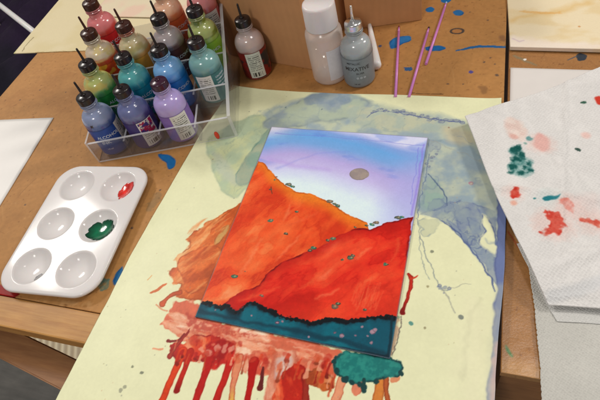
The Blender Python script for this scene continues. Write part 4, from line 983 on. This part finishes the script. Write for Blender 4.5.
def carton(label, corner, ang, w, d, h, flap=True, right=True):
    """corner = front bottom corner, w runs along ang"""
    r = empty('cardboard_box', (corner[0], corner[1], .2), ang); tag(r, label, 'box')
    t = 1.6
    link('wall', boxes([(0, w, 0, t, 0, h)], .5), M['card'], r); link('wall', boxes([(0, w, d-t, d, 0, h)], .5), M['card'], r)
    link('wall', boxes([(0, t, t+.05, d-t-.05, 0, h)], .4), M['card'], r); link('wall', boxes([(w-t, w, t+.05, d-t-.05, 0, h)], .4), M['card'], r)
    link('base', boxes([(t+.05, w-t-.05, t+.05, d-t-.05, .2, 1.6)], .3), M['card_in'], r)
    link('flap', boxes([(1, w-1, 1, d*.5-1, h+.1, h+1.6)], .4), M['card'], r); link('flap', boxes([(1, w-1, d*.5+.2, d-1, h+.1, h+1.6)], .4), M['card'], r)
    return r
c1 = np.array(at(314, 70)); c0 = np.array(at(236, 56)); an = math.atan2(*(c1-c0)[::-1]); w_ = 96; st_ = c1-np.array([math.cos(an), math.sin(an)])*w_
carton('cardboard box standing behind the lone ink bottle and the cloudy bottle', st_, an, w_, 84, 104)
c1 = np.array(at(422, 20)); c0 = np.array(at(345, 31)); an = math.atan2(*(c1-c0)[::-1]); w_ = 70; st_ = c1-np.array([math.cos(an), math.sin(an)])*w_
carton('cardboard box at the top edge, behind the silver bottle and the pink sticks', st_, an, w_, 110, 92)

# ------------------------------------------------------------------ pink applicator sticks
def stick(label, pa_, pb_, tipc, seed):
    a = np.array(at(*pa_, 1.2)); b = np.array(at(*pb_, 1.2)); d = b-a; L = np.linalg.norm(d)
    r = empty('applicator_stick', (b[0], b[1], 0)); r.rotation_euler = (0, 0, math.atan2(-d[1], -d[0])); tag(r, label, 'applicator', 'thin pink applicator sticks on the table')
    link('handle', tube((0, 0, 1.25), (L-9, 0, 1.25), 1.2, 20, 1.15), M['pink'], r)
    nk = link('neck', tube((L-9, 0, 1.25), (L-2, 0, 1.15), 1.1, 20, .6), M['pink'], r)
    tp_ = lathe([(.3, -1.4), (.85, -.8), (1., 0), (.8, .8), (.2, 1.4)], 16); o = link('tip', tp_, plain('inked_tip', tipc, .6), r)
    o.location = ((L-1)*S, 0, .0012); o.rotation_euler = (0, PI/2, 0)
stick('leftmost pink applicator stick with a rusty tip, lying across the larger blue spot', (399, 26), (395.5, 97), (120, 50, 36), 1)
stick('middle pink applicator stick with a dark tip, its end touching the yellow sheet', (429, 27), (409, 97), (50, 24, 22), 2)
stick('rightmost pink applicator stick with a pale blue tip, lying highest on the table', (446.5, 2), (426, 64), (150, 176, 200), 3)

# ------------------------------------------------------------------ loose papers
def washsheet(name, label, P0, P1, P2, P3, z, base, fn, th=.4, nx=260, ny=200, cat='paper', mat=None, lift=None):
    X, Y = quadgrid(P0, P1, P2, P3, nx, ny); c = Canvas(X, Y, base); fn(c)
    Z = z+.5*np.clip(fbm(X, Y, 70, 3, 17)-.4, 0, 1)
    if lift is not None: Z = Z+lift(X, Y)
    o = sheet(name, X, Y, Z, th, c.C, c.G, mat or M['wash_paper']); tag(o, label, cat); return o
def fA(c):
    m = sstep(.45, .7, fbm(c.X, c.Y, 40, 4, 3))[..., None]*.6; c.C[:] = c.C*(1-m)+np.array([206, 188, 140])*m
    c.line([(14, 54), (20, 44), (30, 30), (50, 6), (56, -6)], 5, (178, 178, 110), soft=4, w=3, seed=2, op=.6)
    c.line([(23, 52), (26, 46), (34, 38)], 1.2, (110, 96, 60), w=1.2, seed=3, op=.7)
    c.line([(49, 10), (52, 7), (54, 4)], 1.6, (60, 30, 60), w=1, seed=4); c.line([(42, 18), (46, 14), (49, 11)], 1.4, (180, 120, 130), w=1, seed=5, op=.6)
    c.line([(36, 53), (60, 52), (80, 52)], 1.2, (170, 140, 90), w=1, seed=6, op=.6)
washsheet('stained_paper', 'cream stained paper sheet jutting over the far left table corner', at(14, 54), (-330, 386), (-330, 575), (-518, 575), .9, (214, 198, 158), fA, .9, 300, 300)
def fB(c):
    m = sstep(.45, .7, fbm(c.X, c.Y, 30, 4, 9))[..., None]*.6; c.C[:] = c.C*(1-m)+np.array([222, 180, 160])*m
    k = sstep(-330, -262, c.X)[..., None]*.6; c.C[:] = c.C*(1-k)+np.array([222, 160, 144])*k
washsheet('stained_paper', 'pinkish cream paper behind the bottle rack, overlapping the cream stained sheet', (-440, 447), (-256, 433), (-244, 575), (-430, 590), 2.6, (216, 200, 168), fB, .8)
def fC(c):
    m = sstep(.45, .7, fbm(c.X, c.Y*1.8, 26, 4, 13))[..., None]*.45; c.C[:] = c.C*(1-m)+np.array([214, 184, 128])*m
    c.line([(512, 22), (530, 16), (550, 14), (590, 2)], [6, 4, 5, 8], (212, 170, 100), soft=6, w=5, ws=14, seed=3, op=.5)
    c.line([(520, 12), (545, 15), (560, 14)], [1.2, 3, 1], (214, 150, 70), soft=2, w=2, seed=4, op=.6)
    c.poly([(508, 36), (530, 40), (560, 44), (604, 44), (604, 54), (508, 52)], (232, 216, 204), soft=5, w=3, seed=5, op=.7)
    c.spot((579, 28), 1, (200, 140, 80), None, 6)
    c.line([(512, 40), (518, 43), (524, 42)], 1, (170, 140, 170), soft=1, w=1, seed=7, op=.5)
washsheet('stained_paper', 'cream paper board with an orange wash at the top right corner', at(510, 48, 0), (215, 372), (225, 560), at(503, -60, 0), 1.2, (226, 208, 172), fC, 3.2)
X, Y = quadgrid((31, 225), (215, 228), (213, 352), at(510.5, 67.5, -2), 60, 50)
o = sheet('white_card', X, Y, X*0-2.2+.3*fbm(X, Y, 60, 2, 3), .5, None, None, plain('soft_white_card', (214, 206, 198), .6, .02, 80, .2)); tag(o, 'plain white card partly hidden under the stained paper towel, right of the table gap', 'card')
X, Y = quadgrid((-372-150, 128), (-369, 131), at(54, 118), (-386-150, 262), 40, 40)
o = sheet('white_card', X, Y, X*0+.7, .5, None, None, M['white_sheet']); tag(o, 'plain white card at the left edge of the photo beside the palette', 'card')

# ------------------------------------------------------------------ paper towels
def towelmat(name, dots=1700, c=(1, 1, 1)):
    m, nt, b = newmat(name)
    at_ = nt.nodes.new('ShaderNodeVertexColor'); at_.layer_name = 'ink'
    v = coords(nt, (1, 1, 1), (0, 0, .5)); vo = nt.nodes.new('ShaderNodeTexVoronoi'); vo.inputs['Scale'].default_value = dots*.32; vo.inputs['Randomness'].default_value = .25
    nt.links.new(v, vo.inputs['Vector']); n1 = noise(nt, v, 1500, 3)
    ad = nt.nodes.new('ShaderNodeMath'); ad.operation = 'ADD'; nt.links.new(vo.outputs['Distance'], ad.inputs[0]); nt.links.new(n1, ad.inputs[1])
    nt.links.new(vary(nt, at_.outputs[0], vo.outputs['Distance'], .06), b.inputs['Base Color']); b.inputs['Roughness'].default_value = .9; b.inputs['Specular IOR Level'].default_value = .15
    bump(nt, b, ad.outputs[0], .0007, .75); return m
M['towel'] = towelmat('embossed_towel'); M['towel2'] = towelmat('flat_towel', 2300)
# lower towel, single sheet with a torn perforated edge
X0 = edge_interp([at(526, 240, -2), at(528, 265, -2), at(534, 310, -2), at(537, 340, -2), at(540, 370, -2), at(541, 400, -2), at(543, 440, -2)], np.linspace(40, 240, 420))[:, None]
u = np.linspace(0, 1, 260)[None]**1.; yv = np.linspace(40, 240, 420)[:, None]
X = X0*(1-u)+215*u+(.5*(np.sin(yv*2*PI/3.1) > .55)*fbm(yv, yv*0, 3, 2, 9)+.6*(fbm(yv, yv*0, 7, 3, 4)-.5))*(1-u)**30; Y = yv+u*0
Z = -2.1+1.0*fbm(X, Y, 40, 3, 8)+.6*np.exp(-(X-X0)/4); Z = np.where(Y < 103, Z-.0, Z)
c = Canvas(X, Y, (196, 192, 182)); c.C[:] *= (.97+.06*fbm(X, Y, 20, 3, 3))[..., None]
o = sheet('paper_towel', X, Y, Z, .3, c.C, c.G, M['towel2']); tag(o, 'plain greyish paper towel with a perforated edge, at the lower right corner', 'paper towel')
# upper folded towel
Pc = [at(465, 116, 9), at(512, 230, 4), at(548, 303, 2), at(600, 313, 2), at(660, 322, 2), at(720, 60, 4), at(600, 65, 5)]
nx, ny = 330, 360
v = np.linspace(0, 1, ny)[:, None]; u = np.linspace(0, 1, nx)[None]
ed5 = [at(549, 304, 4), at(538, 284, 7), at(515, 236, 9), at(490, 176, 9), at(465, 116, 10)]
Lx = np.interp(v[:, 0], [0, .12, .35, .7, 1], [p[0] for p in ed5])[:, None]
Ly = np.interp(v[:, 0], [0, .12, .35, .7, 1], [p[1] for p in ed5])[:, None]
Lx = Lx+1.6*np.sin(v*7.)*v*(1-v)*3; Ly = Ly+0*v
ze = np.interp(v[:, 0], [0, .12, .35, .7, 1], [4, 7, 9, 9, 10])[:, None]
bR = np.array([188., 150.]); tR = np.array([190., 418.])
Rx = bR[0]*(1-v)+tR[0]*v; Ry = bR[1]*(1-v)+tR[1]*v
X = Lx*(1-u)+Rx*u; Y = Ly*(1-u)+Ry*u
Y = Y+3.*np.sin(np.pi*np.clip(u*2.2, 0, 1))*(v-.5)*-1 
lift_ = np.exp(-(u/.22)**2)
Z = ze*lift_+(2.2+1.6*v)*(1-lift_)+5.5*(fbm(X, Y, 45, 3, 28)-.4)*(1-.7*lift_)+2.2*(fbm(X+Y*.5, Y*.4, 16, 2, 62)-.5)*(1-lift_)
Z = Z+.9*np.exp(-(np.abs(u*1.6-v*.5-.1)/.02)**2)*sstep(.1, .3, v)-.9*np.exp(-(np.abs(u*1.1+v*.7-.75)/.025)**2)+2.2*np.exp(-((v-.18-.25*u)/.03)**2)*sstep(.0, .2, u)-1.5*np.exp(-(v/.06)**2)+1.1*np.exp(-((v-.62+.5*u)/.02)**2)
Z = np.maximum(Z, 1.4)
c = Canvas(X, Y, (219, 214, 208)); c.C[:] *= (.975+.05*fbm(X, Y, 30, 3, 3))[..., None]; Zt = 5
kw = dict(z=Zt)
PKs = (226, 176, 160)
c.poly([(503, 122), (512, 119), (522, 124), (528, 134), (524, 143), (510, 140), (504, 132)], (224, 190, 176), soft=3, w=1.8, seed=1, op=.75, c2=(230, 206, 192), vs=5, **kw)
c.poly([(533, 138), (541, 133), (549, 140), (549, 149), (540, 153), (534, 147)], (226, 176, 164), soft=2.5, w=1.4, seed=2, op=.8, c2=(222, 150, 140), **kw)
c.spot((513, 139), 3, (220, 160, 146), None, 3, op=.6, soft=2, **kw); c.spot((586, 135), 3, (228, 186, 174), None, 4, op=.8, soft=2, **kw)
G1 = (16, 78, 72)
c.poly([(508, 152), (514, 148), (521, 152), (524, 158), (531, 162), (533, 171), (528, 179), (518, 180), (509, 176), (507, 168), (512, 163)], (90, 140, 134), soft=2.5, w=1.6, ws=4, seed=5, c2=(160, 184, 178), vs=3.5, **kw)
for i, (px, py, r) in enumerate([(514, 153, 3.6), (521, 158, 3.2), (515, 162, 3), (512, 170, 3), (520, 176, 2.6), (528, 166, 2.2), (510, 176, 2), (530, 173, 2), (524, 170, 1.4), (518, 150, 2)]):
    c.spot((px, py), r, G1, None, 20+i, r*.85, w=2.2, soft=1.8, op=.9, **kw)
c.spot((529, 140), 2.4, (70, 140, 140), None, 31, 1.8, w=1, soft=1.2, **kw); c.spot((525, 145), 1.2, (120, 160, 150), None, 32, soft=1, **kw)
c.spot((578, 149), 1.8, (60, 84, 74), None, 33, w=1, **kw); c.spot((583, 103), 2.2, (60, 96, 78), None, 34, 1.4, w=.8, **kw)
c.poly([(594, 98), (599, 96), (604, 99), (602, 106), (596, 105)], (204, 62, 46), w=1, seed=35, soft=1, **kw)
RR = (210, 92, 76)
for i, (px, py, r) in enumerate([(514, 196, 6), (553, 226, 13), (568, 206, 9), (594, 221, 10), (550, 200, 7), (541, 145, 10)]):
    c.spot((px, py), r, (196, 208, 202) if i == 4 else (228, 190, 178), None, 60+i, r*.9, w=3, soft=7, op=.5, **kw)
c.poly([(511, 193), (516, 190), (520, 195), (517, 200), (511, 202), (509, 198)], RR, w=2.4, ws=4, seed=36, soft=1.2, c2=(196, 56, 44), vs=3, **kw)
c.spot((513, 206), 2, (224, 170, 150), None, 37, soft=1.5, **kw)
c.poly([(541, 201), (548, 198), (556, 197), (560, 195), (558, 199), (549, 203), (544, 204)], (40, 120, 128), w=1, seed=38, soft=.9, **kw); c.spot((534, 201), .9, (70, 140, 140), None, 39, **kw)
c.poly([(560, 202), (566, 199), (573, 201), (577, 206), (574, 212), (568, 208), (560, 207)], (216, 112, 96), w=3.2, ws=4, seed=40, soft=1.2, c2=(226, 160, 146), vs=3, **kw)
c.poly([(544, 214), (551, 212), (559, 215), (560, 219), (566, 222), (565, 229), (560, 236), (548, 238), (541, 237), (543, 232), (550, 229), (550, 224), (545, 219)], RR, w=4, ws=5, seed=41, soft=1.3, c2=(200, 66, 52), vs=4, **kw)
c.poly([(581, 219), (588, 216), (596, 219), (604, 221), (604, 226), (594, 225), (584, 223)], (220, 128, 108), w=3, ws=4, seed=42, soft=1.4, c2=(206, 86, 70), vs=4, **kw)
c.poly([(550, 202), (580, 196), (600, 192), (604, 214), (584, 216), (560, 214)], (222, 196, 188), w=3, seed=43, soft=6, op=.45, **kw)
c.line([(552, 296), (575, 291), (604, 280)], 7, (192, 194, 196), w=1, seed=44, soft=3, op=.35, **kw)  # bluish grey shading near the bottom edge, painted into the towel colour
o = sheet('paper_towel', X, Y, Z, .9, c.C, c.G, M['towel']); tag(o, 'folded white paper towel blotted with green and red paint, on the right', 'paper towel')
# its thin lower ply peeping out under the fold
X2 = X[:150]+2.+u*0; Y2 = Y[:150]-7.5+3*(1-u)*0; X2 = X2-2+5*(1-u)
Z2 = -1.3+.35*fbm(X2, Y2, 30, 2, 5)+np.zeros(X2.shape)
c = Canvas(X2, Y2, (206, 203, 196)); ply = sheet('ply', X2, Y2, np.minimum(Z2, Z[:150]-1.3), .2, c.C, c.G, M['towel2'], o); ply['label'] = 'thin lower ply showing under the fold'

# ------------------------------------------------------------------ light
w = bpy.data.worlds.new('World'); sc.world = w; w.use_nodes = True; bg = w.node_tree.nodes['Background']
bg.inputs[0].default_value = (1., .95, .89, 1); bg.inputs[1].default_value = .235
def area(name, loc, tgt, size, power, colr):
    l = bpy.data.lights.new(name, 'AREA'); l.shape = 'RECTANGLE'; l.size = size[0]; l.size_y = size[1]; l.energy = power; l.color = colr
    o = bpy.data.objects.new(name, l); col.objects.link(o); o.location = loc
    d = Vector(tgt)-Vector(loc); o.rotation_euler = d.to_track_quat('-Z', 'Y').to_euler(); return o
area('ceiling_or_fill_lamp', (-1.9, .95, 1.6), (-.1, .2, 0), (.45, .25), 23, (1, .955, .89))
area('ceiling_or_fill_lamp', (.34, .52, 1.6), (-.05, .2, 0), (.2, .2), 3.8, (1, .955, .9))
area('ceiling_or_fill_lamp', (1.4, 1.05, 1.3), (-.05, .2, 0), (.3, .3), 17.8, (1, .95, .885))
area('ceiling_or_fill_lamp', (-.35, -1.3, 1.7), (-.05, .25, 0), (.3, .3), 14, (1, .96, .91))  # fill added behind the camera to brighten box fronts and bottles

cam = bpy.data.cameras.new('camera'); co_ = bpy.data.objects.new('camera', cam); col.objects.link(co_)
Rm = Matrix([list(RM[0]), list(RM[1]), list(RM[2])]).to_4x4(); co_.matrix_world = Matrix.Translation((0, 0, H*S)) @ Rm
cam.sensor_width = 36; cam.lens = 30; cam.clip_start = .01; cam.clip_end = 60
sc.camera = co_
sc.render.resolution_x = 1024; sc.render.resolution_y = 683
sc.view_settings.view_transform = 'Standard'; sc.view_settings.look = 'None'; sc.view_settings.exposure = 0; sc.view_settings.gamma = 1
sc.render.engine = 'CYCLES'; sc.cycles.max_bounces = 12; sc.cycles.transparent_max_bounces = 32
